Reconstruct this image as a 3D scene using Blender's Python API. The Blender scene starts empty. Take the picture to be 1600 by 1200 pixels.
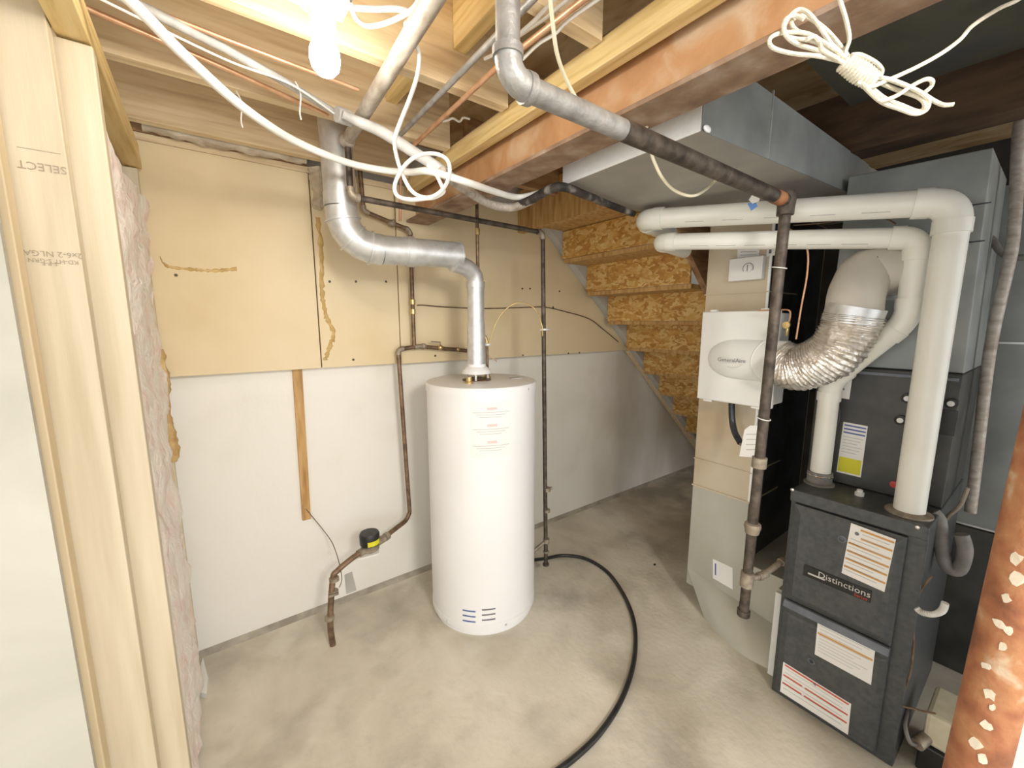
import bpy, bmesh, math, random
from mathutils import Vector, Matrix, noise
random.seed(7)
V = Vector
# ------------------------------------------------------------------ camera, light, exposure
F = 639.0; PITCH = math.radians(8.45); YAW = math.radians(53.4); EYE = V((0, 0, 1.5))
FH = V((math.cos(YAW), math.sin(YAW), 0)); RT = V((math.sin(YAW), -math.cos(YAW), 0)); UPZ = V((0, 0, 1))
FW = FH * math.cos(PITCH) - UPZ * math.sin(PITCH); UP = FH * math.sin(PITCH) + UPZ * math.cos(PITCH)
S = bpy.context.scene
cam = bpy.data.cameras.new('camera'); camo = bpy.data.objects.new('camera', cam); S.collection.objects.link(camo)
cam.sensor_width = 36; cam.lens = 36 * F / 1600; cam.clip_start = 0.02
m = Matrix((RT, UP, -FW)).transposed().to_4x4(); m.translation = EYE; camo.matrix_world = m
S.camera = camo
w = bpy.data.worlds.new('world'); S.world = w; w.use_nodes = True
w.node_tree.nodes['Background'].inputs[0].default_value = (0.97, 0.99, 1.0, 1)
w.node_tree.nodes['Background'].inputs[1].default_value = 1.3
def area(name, loc, target, size, power, col):
    l = bpy.data.lights.new(name, 'AREA'); l.shape = 'DISK'; l.size = size; l.energy = power; l.color = col
    o = bpy.data.objects.new(name, l); S.collection.objects.link(o); o.location = loc
    o.rotation_euler = (V(target) - V(loc)).to_track_quat('-Z', 'Y').to_euler(); return o
area('fill_light_behind', (0.35, -1.3, 2.15), (0.9, 1.3, 0.9), 0.5, 22, (1.0, 0.96, 0.9))  # unseen fill light added behind the camera to brighten the room
BULB = 70.0
S.view_settings.view_transform = 'Standard'; S.view_settings.look = 'None'
S.view_settings.exposure = 0.9; S.view_settings.gamma = 1.0; S.view_settings.use_curve_mapping = False

def P(px, py, X=None, Y=None, Z=None):
    "the point where the sight line of a photo pixel meets a real plane of the room"
    r = FW * F + RT * (px - 800) - UP * (py - 600)
    if X is not None: t = X / r.x
    elif Y is not None: t = Y / r.y
    else: t = (Z - EYE.z) / r.z
    return EYE + r * t
def PD(px, py, d):
    r = FW * F + RT * (px - 800) - UP * (py - 600)
    return EYE + r * (d / F)

# ------------------------------------------------------------------ materials
MATS = {}
def nt(name, col, rough=0.6, metal=0.0):
    m = bpy.data.materials.new(name); m.use_nodes = True
    n = m.node_tree.nodes; l = m.node_tree.links; b = n['Principled BSDF']
    b.inputs['Base Color'].default_value = (*col, 1); b.inputs['Roughness'].default_value = rough
    b.inputs['Metallic'].default_value = metal
    MATS[name] = m; return m, n, l, b
def noisy(name, cols, scale=8, rough=0.6, metal=0.0, stretch=(1, 1, 1), detail=6, bump=0.0, bscale=60, rvar=0.0, dist=0.0, stops=None):
    m, n, l, b = nt(name, cols[0], rough, metal)
    tc = n.new('ShaderNodeTexCoord'); mp = n.new('ShaderNodeMapping'); mp.inputs['Scale'].default_value = stretch
    l.new(tc.outputs['Object'], mp.inputs[0])
    no = n.new('ShaderNodeTexNoise'); no.inputs['Scale'].default_value = scale; no.inputs['Detail'].default_value = detail
    no.inputs['Distortion'].default_value = dist
    l.new(mp.outputs[0], no.inputs['Vector'])
    cr = n.new('ShaderNodeValToRGB'); e = cr.color_ramp.elements
    k = len(cols)
    st = stops or [0.32 + 0.36 * i / max(1, k - 1) for i in range(k)]
    e[0].position = st[0]; e[0].color = (*cols[0], 1); e[1].position = st[-1]; e[1].color = (*cols[-1], 1)
    for i in range(1, k - 1):
        q = e.new(st[i]); q.color = (*cols[i], 1)
    l.new(no.outputs[0], cr.inputs[0]); l.new(cr.outputs[0], b.inputs['Base Color'])
    if rvar:
        mr = n.new('ShaderNodeMapRange'); mr.inputs['To Min'].default_value = rough - rvar; mr.inputs['To Max'].default_value = rough + rvar
        l.new(no.outputs[0], mr.inputs[0]); l.new(mr.outputs[0], b.inputs['Roughness'])
    if bump:
        n2 = n.new('ShaderNodeTexNoise'); n2.inputs['Scale'].default_value = bscale; n2.inputs['Detail'].default_value = 4
        l.new(mp.outputs[0], n2.inputs['Vector'])
        bp = n.new('ShaderNodeBump'); bp.inputs['Strength'].default_value = bump; bp.inputs['Distance'].default_value = 0.01
        l.new(n2.outputs[0], bp.inputs['Height']); l.new(bp.outputs[0], b.inputs['Normal'])
    return m
def osb(name):
    m, n, l, b = nt(name, (0.6, 0.35, 0.1), 0.6)
    tc = n.new('ShaderNodeTexCoord'); mp = n.new('ShaderNodeMapping'); mp.inputs['Scale'].default_value = (1, 0.7, 1.3)
    l.new(tc.outputs['Object'], mp.inputs[0])
    nz = n.new('ShaderNodeTexNoise'); nz.inputs['Scale'].default_value = 18; l.new(mp.outputs[0], nz.inputs['Vector'])
    mx = n.new('ShaderNodeMixRGB'); mx.inputs[0].default_value = 0.12; l.new(mp.outputs[0], mx.inputs[1]); l.new(nz.outputs['Color'], mx.inputs[2])
    vo = n.new('ShaderNodeTexVoronoi'); vo.inputs['Scale'].default_value = 44; l.new(mx.outputs[0], vo.inputs['Vector'])
    sp = n.new('ShaderNodeSeparateColor'); l.new(vo.outputs['Color'], sp.inputs[0])
    cr = n.new('ShaderNodeValToRGB'); e = cr.color_ramp.elements
    e[0].color = (0.42, 0.19, 0.04, 1); e[1].color = (0.72, 0.52, 0.22, 1); e[1].position = 1
    q = e.new(0.45); q.color = (0.58, 0.32, 0.075, 1)
    l.new(sp.outputs[0], cr.inputs[0]); l.new(cr.outputs[0], b.inputs['Base Color'])
    bp = n.new('ShaderNodeBump'); bp.inputs['Strength'].default_value = 0.3; bp.inputs['Distance'].default_value = 0.004
    l.new(sp.outputs[1], bp.inputs['Height']); l.new(bp.outputs[0], b.inputs['Normal']); return m
def emis(name, col, s):
    m, n, l, b = nt(name, col); b.inputs['Emission Color'].default_value = (*col, 1); b.inputs['Emission Strength'].default_value = s
    return m
mf = noisy('floor_concrete', [(0.50, 0.46, 0.37), (0.66, 0.62, 0.52), (0.76, 0.72, 0.62)], 2.2, 0.75, detail=9, bump=0.25, bscale=40, dist=0.6)
m = noisy('painted_concrete', [(0.76, 0.73, 0.65), (0.83, 0.81, 0.75), (0.85, 0.83, 0.78)], 1.8, 0.7, detail=7, bump=0.15, bscale=30, dist=.4)
def stain_and_tone(m, col, x0, x1, scale, lo, hi, amt, stretch=(1, 1, 1)):
    "stains and darker zones with a shape of their own, fading in from x0 to x1"
    n = m.node_tree.nodes; l = m.node_tree.links; b = n['Principled BSDF']; old = b.inputs['Base Color'].links[0].from_socket
    tc = n.new('ShaderNodeTexCoord'); sx = n.new('ShaderNodeSeparateXYZ'); l.new(tc.outputs['Object'], sx.inputs[0])
    mr = n.new('ShaderNodeMapRange'); mr.interpolation_type = 'SMOOTHSTEP'; mr.inputs['From Min'].default_value = x0; mr.inputs['From Max'].default_value = x1; l.new(sx.outputs[0], mr.inputs[0])
    mp = n.new('ShaderNodeMapping'); mp.inputs['Scale'].default_value = stretch; l.new(tc.outputs['Object'], mp.inputs[0])
    no = n.new('ShaderNodeTexNoise'); no.inputs['Scale'].default_value = scale; no.inputs['Detail'].default_value = 8; l.new(mp.outputs[0], no.inputs['Vector'])
    m2 = n.new('ShaderNodeMapRange'); m2.inputs['From Min'].default_value = lo; m2.inputs['From Max'].default_value = hi; m2.inputs['To Max'].default_value = amt; l.new(no.outputs[0], m2.inputs[0])
    mu = n.new('ShaderNodeMath'); mu.operation = 'MULTIPLY'; l.new(mr.outputs[0], mu.inputs[0]); l.new(m2.outputs[0], mu.inputs[1])
    mx = n.new('ShaderNodeMixRGB'); mx.inputs[2].default_value = (*col, 1); l.new(mu.outputs[0], mx.inputs[0]); l.new(old, mx.inputs[1]); l.new(mx.outputs[0], b.inputs['Base Color'])
stain_and_tone(m, (0.42, 0.33, 0.20), .6, 1.5, 1.6, .42, .72, .65, (1, 1, .45))
stain_and_tone(mf, (0.23, 0.21, 0.18), -5, -4, 2.6, .52, .72, .5); stain_and_tone(mf, (0.80, 0.78, 0.70), -5, -4, 3.3, .58, .68, .4); stain_and_tone(mf, (0.30, 0.27, 0.21), -5, -4, 17, .58, .76, .14)
stain_and_tone(mf, (0.18, 0.16, 0.14), .4, 2.0, 4, .35, .6, .6)  # floor gets darker towards the stair end
noisy('grime', [(0.30, 0.27, 0.22), (0.46, 0.43, 0.36)], 14, 0.9, bump=.4)
noisy('sheathing', [(0.66, 0.52, 0.30), (0.73, 0.60, 0.38), (0.77, 0.65, 0.44)], 1.7, 0.6, detail=5, bump=0.05, bscale=40)
noisy('glue', [(0.42, 0.26, 0.07), (0.62, 0.43, 0.16)], 30, 0.5)
noisy('pine_x', [(0.62, 0.46, 0.27), (0.76, 0.60, 0.38), (0.82, 0.68, 0.46)], 6, 0.6, stretch=(0.6, 9, 9), bump=0.1)
noisy('pine_y', [(0.60, 0.42, 0.16), (0.76, 0.57, 0.26), (0.82, 0.65, 0.34)], 6, 0.6, stretch=(9, 0.6, 9), bump=0.1)
noisy('pine_z', [(0.53, 0.45, 0.31), (0.61, 0.53, 0.39), (0.66, 0.59, 0.45)], 3.5, 0.6, stretch=(8, 8, 0.5), bump=0.05)
noisy('pine_edge', [(0.62, 0.50, 0.32), (0.70, 0.58, 0.38)], 4, 0.6, stretch=(8, 8, 0.5))
noisy('old_wood', [(0.20, 0.10, 0.05), (0.38, 0.22, 0.11), (0.50, 0.33, 0.17)], 5, 0.7, stretch=(1, 5, 5), bump=0.15)
noisy('subfloor', [(0.42, 0.25, 0.11), (0.62, 0.43, 0.22), (0.74, 0.57, 0.33)], 4, 0.7, stretch=(2, 1, 1), bump=0.1, dist=1)
noisy('strip_wood', [(0.36, 0.19, 0.06), (0.52, 0.31, 0.11), (0.60, 0.38, 0.16)], 6, 0.6, stretch=(8, 8, 1))
noisy('beam_paint', [(0.46, 0.23, 0.10), (0.56, 0.31, 0.15), (0.64, 0.46, 0.30)], 7, 0.55, detail=8, bump=0.1, dist=1, stops=[.3, .52, .72])
noisy('beam_flange', [(0.19, 0.12, 0.08), (0.31, 0.20, 0.13), (0.42, 0.32, 0.25)], 12, 0.7, detail=8, bump=0.15)
noisy('rust', [(0.20, 0.075, 0.035), (0.33, 0.125, 0.055), (0.42, 0.20, 0.09), (0.55, 0.43, 0.30)], 16, 0.75, detail=11, bump=0.4, bscale=40, dist=.3, stops=[.3, .46, .60, .70])
noisy('peeled', [(0.62, 0.54, 0.42), (0.74, 0.68, 0.55)], 30, 0.7)
noisy('galv', [(0.56, 0.57, 0.57), (0.72, 0.73, 0.73)], 25, 0.38, 0.6, detail=3, rvar=0.12)
noisy('galv_dark', [(0.16, 0.17, 0.165), (0.27, 0.28, 0.27)], 9, 0.5, 0.5, detail=6, rvar=0.12)
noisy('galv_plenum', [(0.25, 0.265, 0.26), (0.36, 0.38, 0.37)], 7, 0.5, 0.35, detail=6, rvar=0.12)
noisy('duct_under', [(0.34, 0.325, 0.29), (0.42, 0.40, 0.36)], 6, 0.6, 0.2, detail=5)
noisy('tape_grey', [(0.52, 0.48, 0.41), (0.62, 0.58, 0.51)], 6, 0.6, 0.1, detail=5)
noisy('duct_tan', [(0.50, 0.40, 0.26), (0.60, 0.51, 0.37), (0.66, 0.59, 0.47)], 2.6, 0.42, 0.25, detail=5, rvar=0.1)
noisy('duct_green', [(0.46, 0.45, 0.38), (0.56, 0.56, 0.49)], 3, 0.45, 0.3, detail=4, rvar=0.1)
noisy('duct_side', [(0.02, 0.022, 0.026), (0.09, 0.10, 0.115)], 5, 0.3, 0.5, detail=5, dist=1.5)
noisy('foil_white', [(0.86, 0.88, 0.86), (0.92, 0.93, 0.92)], 14, 0.4, 0.0, bump=0.15)
noisy('iron', [(0.05, 0.038, 0.03), (0.15, 0.12, 0.095)], 30, 0.55, 0.5, bump=0.2, bscale=80)
noisy('iron_grey', [(0.26, 0.25, 0.24), (0.42, 0.41, 0.39)], 25, 0.5, 0.45, bump=0.2, bscale=80)
noisy('fitting', [(0.27, 0.22, 0.17), (0.42, 0.36, 0.28)], 40, 0.55, 0.5)
noisy('conduit_dusty', [(0.34, 0.28, 0.22), (0.55, 0.51, 0.46)], 18, 0.6, 0.25, stretch=(3, 1, 3))
noisy('copper', [(0.60, 0.33, 0.19), (0.78, 0.50, 0.32)], 20, 0.4, 0.6)
noisy('copper_dull', [(0.13, 0.085, 0.055), (0.30, 0.20, 0.13)], 30, 0.5, 0.6)
noisy('brass', [(0.55, 0.40, 0.16), (0.70, 0.54, 0.26)], 30, 0.35, 0.8)
noisy('pvc', [(0.78, 0.77, 0.69), (0.83, 0.82, 0.76)], 6, 0.35)
noisy('rubber_grey', [(0.15, 0.14, 0.13), (0.25, 0.24, 0.22)], 20, 0.6)
noisy('enamel', [(0.80, 0.80, 0.80), (0.84, 0.84, 0.84)], 3, 0.32)
noisy('plastic_white', [(0.78, 0.78, 0.75), (0.82, 0.82, 0.79)], 4, 0.4)
noisy('cable_white', [(0.78, 0.77, 0.72), (0.84, 0.83, 0.79)], 20, 0.45)
noisy('cable_cream', [(0.66, 0.60, 0.42), (0.76, 0.70, 0.54)], 20, 0.5)
noisy('cord_rope', [(0.66, 0.62, 0.48), (0.78, 0.74, 0.62)], 80, 0.8, bump=0.3, bscale=300)
noisy('sleeve', [(0.34, 0.33, 0.31), (0.56, 0.55, 0.54)], 16, 0.5, bump=0.2)
noisy('sleeve_dark', [(0.015, 0.012, 0.01), (0.05, 0.04, 0.035), (0.35, 0.32, 0.29)], 16, 0.7, bump=0.3, stops=[.4, .55, .75])
noisy('furnace_grey', [(0.060, 0.066, 0.068), (0.092, 0.098, 0.10)], 50, 0.42, 0.2, detail=4)
noisy('furnace_edge', [(0.10, 0.11, 0.13), (0.15, 0.16, 0.18)], 20, 0.4, 0.2)
noisy('coil_dark', [(0.035, 0.036, 0.036), (0.085, 0.083, 0.075)], 7, 0.5, 0.2, detail=7)
noisy('black', [(0.008, 0.008, 0.008), (0.02, 0.02, 0.02)], 20, 0.4)
noisy('hose_black', [(0.012, 0.012, 0.012), (0.03, 0.03, 0.03)], 20, 0.35)
noisy('dark_wood', [(0.06, 0.035, 0.02), (0.13, 0.075, 0.04)], 6, 0.8, stretch=(4, 1, 4))
noisy('pan_metal', [(0.06, 0.065, 0.055), (0.13, 0.13, 0.10), (0.10, 0.11, 0.125)], 3, 0.55, 0.3, detail=6)
noisy('dark_wall', [(0.03, 0.03, 0.03), (0.07, 0.065, 0.06)], 4, 0.9)
noisy('brown_wall', [(0.16, 0.125, 0.08), (0.24, 0.19, 0.13)], 4, 0.9)
noisy('drywall', [(0.42, 0.41, 0.35), (0.54, 0.53, 0.46)], 2.5, 0.8, detail=6, dist=1)
noisy('grey_board', [(0.42, 0.41, 0.38), (0.55, 0.54, 0.51)], 4, 0.8)
noisy('pink', [(0.84, 0.68, 0.62), (0.88, 0.80, 0.74), (0.88, 0.85, 0.78)], 14, 0.95, detail=8, bump=0.6, bscale=60)
noisy('batt_cream', [(0.44, 0.36, 0.26), (0.70, 0.64, 0.54)], 14, 0.95, detail=8, bump=0.6, bscale=50)
noisy('foam_brown', [(0.40, 0.22, 0.08), (0.62, 0.46, 0.22)], 20, 0.8)
noisy('foil_flex', [(0.66, 0.60, 0.52), (0.86, 0.83, 0.78)], 40, 0.3, 0.7, detail=3, bump=0.8, bscale=45)
noisy('paper', [(0.80, 0.79, 0.76), (0.84, 0.83, 0.80)], 5, 0.7)
nt('ink', (0.16, 0.16, 0.18), 0.6); nt('ink_soft', (0.50, 0.48, 0.46), 0.7); nt('stamp', (0.36, 0.30, 0.22), 0.8)
nt('ink_orange', (0.62, 0.33, 0.10), 0.6); nt('ink_red', (0.62, 0.11, 0.07), 0.6); nt('ink_blue', (0.10, 0.14, 0.36), 0.6)
nt('yellow', (0.68, 0.64, 0.02), 0.5); nt('ink_pink', (0.70, 0.55, 0.53), 0.6); nt('silver', (0.62, 0.62, 0.63), 0.3, 0.6)
nt('chrome', (0.75, 0.75, 0.75), 0.2, 1.0); nt('red', (0.55, 0.05, 0.04), 0.4); nt('blue_tape', (0.10, 0.25, 0.60), 0.4)
emis('bulb_glow', (1.0, 0.93, 0.80), BULB)

# ------------------------------------------------------------------ mesh builder
W = {}
def frame(d):
    d = d.normalized(); a = V((0, 0, 1)) if abs(d.z) < 0.9 else V((1, 0, 0))
    u = d.cross(a).normalized(); return u, d.cross(u).normalized()
def smooth_path(pts, n=8, closed=False):
    pts = [V(p) for p in pts]; out = []; k = len(pts)
    rng = range(k) if closed else range(k - 1)
    for i in rng:
        g = (lambda j: pts[j % k]) if closed else (lambda j: pts[max(0, min(k - 1, j))])
        p0, p1, p2, p3 = g(i - 1), g(i), g(i + 1), g(i + 2)
        for s in range(n):
            t = s / n
            out.append(0.5 * ((2 * p1) + (p2 - p0) * t + (2 * p0 - 5 * p1 + 4 * p2 - p3) * t * t + (3 * p1 - p0 - 3 * p2 + p3) * t ** 3))
    if not closed: out.append(pts[-1])
    return out
class MB:
    def __init__(s): s.v = []; s.f = []; s.sm = []
    def add(s, vs, fs, sm=False):
        o = len(s.v); s.v += [V(x) for x in vs]
        for f in fs: s.f.append([i + o for i in f]); s.sm.append(sm)
        return s
    def box(s, a, b):
        x0, y0, z0 = a; x1, y1, z1 = b
        return s.add([(x0, y0, z0), (x1, y0, z0), (x1, y1, z0), (x0, y1, z0), (x0, y0, z1), (x1, y0, z1), (x1, y1, z1), (x0, y1, z1)],
            [(0, 3, 2, 1), (4, 5, 6, 7), (0, 1, 5, 4), (1, 2, 6, 5), (2, 3, 7, 6), (3, 0, 4, 7)])
    def loft(s, rings, sm=False, caps=True):
        n = len(rings[0]); vs = [p for r in rings for p in r]; fs = []
        for i in range(len(rings) - 1):
            for j in range(n):
                k = (j + 1) % n; fs.append((i * n + j, i * n + k, (i + 1) * n + k, (i + 1) * n + j))
        s.add(vs, fs, sm)
        if caps:
            o = len(s.v) - len(vs)
            s.f.append([o + j for j in reversed(range(n))]); s.f.append([o + (len(rings) - 1) * n + j for j in range(n)]); s.sm += [False, False]
        return s
    def prism(s, poly, d):
        d = V(d); a = [V(p) for p in poly]; return s.loft([a, [p + d for p in a]])
    def tube(s, pts, r, n=12, closed=False, caps=True):
        pts = [V(p) for p in pts]; k = len(pts); rings = []
        u = None
        for i, p in enumerate(pts):
            if closed: t = pts[(i + 1) % k] - pts[i - 1]
            else: t = pts[min(k - 1, i + 1)] - pts[max(0, i - 1)]
            if t.length < 1e-9: t = V((0, 0, 1))
            t.normalize()
            if u is None: u, _ = frame(t)
            u = (u - t * u.dot(t)).normalized(); w_ = t.cross(u)
            rr = r(i / (k - 1)) if callable(r) else r
            rings.append([p + (u * math.cos(a) + w_ * math.sin(a)) * rr for a in [2 * math.pi * j / n for j in range(n)]])
        if closed: rings.append(rings[0]); return s.loft(rings, True, False)
        return s.loft(rings, True, caps)
    def cyl(s, a, b, r, n=16, r2=None):
        a = V(a); b = V(b); u, w_ = frame(b - a); r2 = r if r2 is None else r2
        R = lambda c, q: [c + (u * math.cos(2 * math.pi * j / n) + w_ * math.sin(2 * math.pi * j / n)) * q for j in range(n)]
        return s.loft([R(a, r), R(b, r2)], True)
    def lathe(s, o, d, prof, n=32):
        o = V(o); d = V(d).normalized(); u, w_ = frame(d)
        return s.loft([[o + d * h + (u * math.cos(2 * math.pi * j / n) + w_ * math.sin(2 * math.pi * j / n)) * max(q, 1e-4) for j in range(n)] for q, h in prof], True)
    def ball(s, c, r, n=14, sc=(1, 1, 1)):
        c = V(c); prof = []
        rings = []
        for i in range(1, n // 2):
            th = math.pi * i / (n // 2)
            rings.append([c + V((r * math.sin(th) * math.cos(2 * math.pi * j / n) * sc[0], r * math.sin(th) * math.sin(2 * math.pi * j / n) * sc[1], -r * math.cos(th) * sc[2])) for j in range(n)])
        return s.loft(rings, True)
    def build(s, name, mat, parent=None, bevel=0.0, kind=None, label=None):
        me = bpy.data.meshes.new(name)
        if parent is not None: org = W[parent.name]
        else:
            xs = [p.x for p in s.v]; ys = [p.y for p in s.v]; zs = [p.z for p in s.v]
            org = V(((min(xs) + max(xs)) / 2, (min(ys) + max(ys)) / 2, min(zs)))
        me.from_pydata([tuple(p - org) for p in s.v], [], s.f)
        for p, q in zip(me.polygons, s.sm): p.use_smooth = q
        bm = bmesh.new(); bm.from_mesh(me); bmesh.ops.recalc_face_normals(bm, faces=bm.faces)
        for e in bm.edges:
            if len(e.link_faces) == 2 and e.calc_face_angle(0) > 0.7: e.smooth = False
        bm.to_mesh(me); bm.free()
        me.materials.append(MATS[mat])
        o = bpy.data.objects.new(name, me); S.collection.objects.link(o)
        if parent is not None: o.parent = parent
        else: o.location = org
        W[o.name] = org
        if bevel:
            md = o.modifiers.new('b', 'BEVEL'); md.width = bevel; md.segments = 2; md.limit_method = 'ANGLE'
        if kind: o['kind'] = kind
        if label: o['label'] = label
        return o
def tag(o, label, cat, group=None):
    o['label'] = label; o['category'] = cat
    if group: o['group'] = group
    return o
def thing(name, label, cat, loc, group=None):
    o = bpy.data.objects.new(name, None); S.collection.objects.link(o); o.location = loc; o.empty_display_size = 0.05
    W[o.name] = V(loc); return tag(o, label, cat, group)
def box(a, b): return MB().box(a, b)
def text(name, body, mat, parent, loc, right, up, size, depth=0.0004, align='CENTER', sx=1.0):
    c = bpy.data.curves.new(name, 'FONT'); c.body = body; c.size = size; c.align_x = align; c.align_y = 'CENTER'; c.extrude = depth; c.resolution_u = 2
    t = bpy.data.objects.new('tmp', c); S.collection.objects.link(t); bpy.context.view_layer.update()
    me = bpy.data.meshes.new_from_object(t.evaluated_get(bpy.context.evaluated_depsgraph_get()))
    bpy.data.objects.remove(t)
    r = V(right).normalized(); u = V(up).normalized(); nn = r.cross(u)
    M = Matrix((r * sx, u, nn)).transposed().to_4x4(); M.translation = V(loc) - W[parent.name]
    me.transform(M); me.materials.clear(); me.materials.append(MATS[mat])
    o = bpy.data.objects.new(name, me); S.collection.objects.link(o); o.parent = parent; W[o.name] = W[parent.name]
    return o
def arc(c, a, b, n=8):
    "quarter bend from a to b around corner c"
    a, b, c = V(a), V(b), V(c); o = a + b - c
    out = []
    for i in range(n + 1):
        t = math.pi / 2 * i / n
        out.append(o + (a - o) * math.cos(t) + (b - o) * math.sin(t))
    return out
def elbow(c, a, b, n=8):
    "smooth bend between a and b with the corner at c (any angle)"
    a, b, c = V(a), V(b), V(c)
    return [(1 - t) ** 2 * a + 2 * t * (1 - t) * c + t * t * b for t in [i / n for i in range(n + 1)]]

# ------------------------------------------------------------------ the setting
MB().add([(-3, -3, 0), (6, -3, 0), (6, 2.19, 0), (-3, 2.19, 0), (-3, -3, -.1), (6, -3, -.1), (6, 2.19, -.1), (-3, 2.19, -.1)],
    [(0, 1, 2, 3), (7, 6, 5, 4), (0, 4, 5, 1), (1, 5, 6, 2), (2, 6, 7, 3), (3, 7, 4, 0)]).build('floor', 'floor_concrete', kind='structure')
YW = 2.19; YP = 2.125
wb = box((-3, YW, -.1), (6, YW + .2, 2.62)).build('wall_back', 'painted_concrete', kind='structure')
# upper sheathing boards, proud of the concrete, the last one cut along the stair
SX0, SZ0, SX1, SZ1 = 1.93, 2.063, 4.02, 0.202
sl = (SZ1 - SZ0) / (SX1 - SX0)
def diag(x): return SZ0 + sl * (x - SX0)
def board(x0, x1): box((x0, YP, 1.286), (x1, YW - .002, 2.17)).build('sheathing_board', 'sheathing', wb, bevel=.002)
board(-.9, .432); board(.437, .83)
xb = SX0 + (1.286 - SZ0) / sl
MB().prism([(.835, YP, 1.283), (xb - .01, YP, 1.283), (1.83, YP, 2.14), (1.83, YP, 2.2), (.835, YP, 2.2)], (0, YW - .002 - YP, 0)).build('sheathing_board', 'sheathing', wb, bevel=.002)
box((-.9, YP + .005, 2.172), (1.83, YW - .004, 2.198)).build('sill_plate', 'pine_x', wb)
def bead(pts, r, name='glue_bead', seed=1):
    rnd = random.Random(seed); ps = smooth_path(pts, 10)
    ps = [p + V((rnd.uniform(-.3, .3) * r, 0, rnd.uniform(-.5, .5) * r)) for p in ps]
    mb = MB(); rings = []
    for p in ps:
        q = r * rnd.uniform(.5, 1.3)
        rings.append([p + V((math.cos(a) * q, -abs(math.sin(a)) * .003 if math.sin(a) > 0 else 0.001, math.sin(a) * 0)) if False else p + V((math.cos(a) * q, math.sin(a) * .003, 0)) for a in [math.pi * 2 * j / 6 for j in range(6)]])
    mb.loft(rings, True); return mb.build(name, 'glue', wb)
bead([P(x, y, Y=YP - .0005) for x, y in ((497, 340), (502, 400), (503, 455), (508, 490), (521, 520), (514, 545), (508, 562))], .011, seed=3)
bb = MB(); rr = random.Random(5)
pp = smooth_path([P(x, y, Y=YP - .0005) for x, y in ((250, 402), (262, 416), (300, 421), (335, 423), (370, 420))], 10)
bb.loft([[p + V((0, math.sin(a) * .003, math.cos(a) * q)) for a in [math.pi * 2 * j / 6 for j in range(6)]] for p in pp for q in [.005 * rr.uniform(.5, 1.7)]], True).build('glue_bead', 'glue', wb)
for x, y in ((515, 440), (556, 440), (603, 440), (275, 430), (552, 562), (680, 556), (888, 552), (905, 551), (817, 555), (816, 451), (828, 451), (864, 480), (874, 455)):
    p = P(x, y, Y=YP); MB().cyl(p, p + V((0, -.003, 0)), .006, 8).build('nail_head', 'iron', wb)
# patch of bare concrete near the floor
p = [P(x, y, Y=YW) for x, y in ((538, 898), (550, 893), (557, 922), (541, 928))]
MB().prism(p, (0, -.002, 0)).build('bare_patch', 'grey_board', wb)

MB().prism([(-.16, YW, 0), (-.16, YW - .028, 0), (-.16, YW - .004, .018), (-.16, YW, .02)], (4.2, 0, 0)).build('floor_joint', 'grime', wb, label='dirty grey mortar joint along the floor')
# ceiling: subfloor, joists
ce = box((-3, -3, 2.44), (6, YW, 2.5)).build('ceiling', 'subfloor', kind='structure')
def joist(y, x0, x1, z0=2.2, mat='pine_x', t=.04):
    return box((x0, y - t, z0), (x1, y, 2.44)).build('joist', mat, ce, bevel=.002)
for y in (2.045, 1.62, 1.22, .82, .41, .0, -.41): joist(y, -3, .862)
for y in (1.80, 1.36): joist(y, 1.05, 1.9, mat='old_wood')
for y, x in ((1.42, .60), (1.02, .66), (.62, .62)):      # blocking between the joists
    box((x, y - .178, 2.30), (x + .04, y + .158, 2.44)).build('blocking', 'pine_y', ce)
box((-.3, 2.125, 2.2), (.43, 2.17, 2.44)).build('rim_board', 'old_wood', ce)
# nailer along the steel beam
box((.868, .1, 2.150), (.912, 2.05, 2.214)).build('nailer', 'pine_y', ce, bevel=.003)
# old timber, sheet pan over the furnace
box((1.03, -2, 2.3), (2.0, .58, 2.34)).build('ceiling_pan', 'pan_metal', ce)
box((2.02, -2, 2.14), (2.14, 1.3, 2.36)).build('header', 'dark_wood', ce)
box((1.06, -2, 2.2), (1.16, .57, 2.30)).build('furring', 'old_wood', ce)
box((1.62, 1.22, 2.06), (1.67, 2.12, 2.3)).build('stair_header', 'strip_wood', ce)
box((1.67, 1.22, 2.12), (2.0, 2.12, 2.16)).build('landing_board', 'pine_y', ce)
# fluffy batt laid along the wall top between joist and sill
rnd = random.Random(2)
def fluff(path, rfun, mat, parent, name, n=14, amp=.35, seed=0):
    pts = smooth_path(path, 10); mb = MB(); rings = []
    for i, p in enumerate(pts):
        t = (pts[min(i + 1, len(pts) - 1)] - pts[max(i - 1, 0)]).normalized(); u, w_ = frame(t)
        ring = []
        for j in range(n):
            a = 2 * math.pi * j / n; q = rfun(i / (len(pts) - 1))
            pos = p + (u * math.cos(a) + w_ * math.sin(a)) * q
            k = 1 + amp * noise.noise(pos * 22 + V((seed, 0, 0))) + amp * .6 * noise.noise(pos * 60)
            ring.append(p + (u * math.cos(a) + w_ * math.sin(a)) * q * k)
        rings.append(ring)
    mb.loft(rings, True); return mb.build(name, mat, parent, kind='stuff')
fluff([(-.12, 2.09, 2.225), (.1, 2.09, 2.22), (.3, 2.09, 2.222), (.42, 2.09, 2.225)], lambda t: .032, 'batt_cream', ce, 'insulation_roll', seed=4)

fluff([P(492, 262, Y=2.09), P(497, 285, Y=2.09), P(500, 305, Y=2.10), P(496, 326, Y=2.10)], lambda t: .030 - .008 * t, 'batt_cream', wb, 'insulation_tuft', amp=.5, seed=14)
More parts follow.
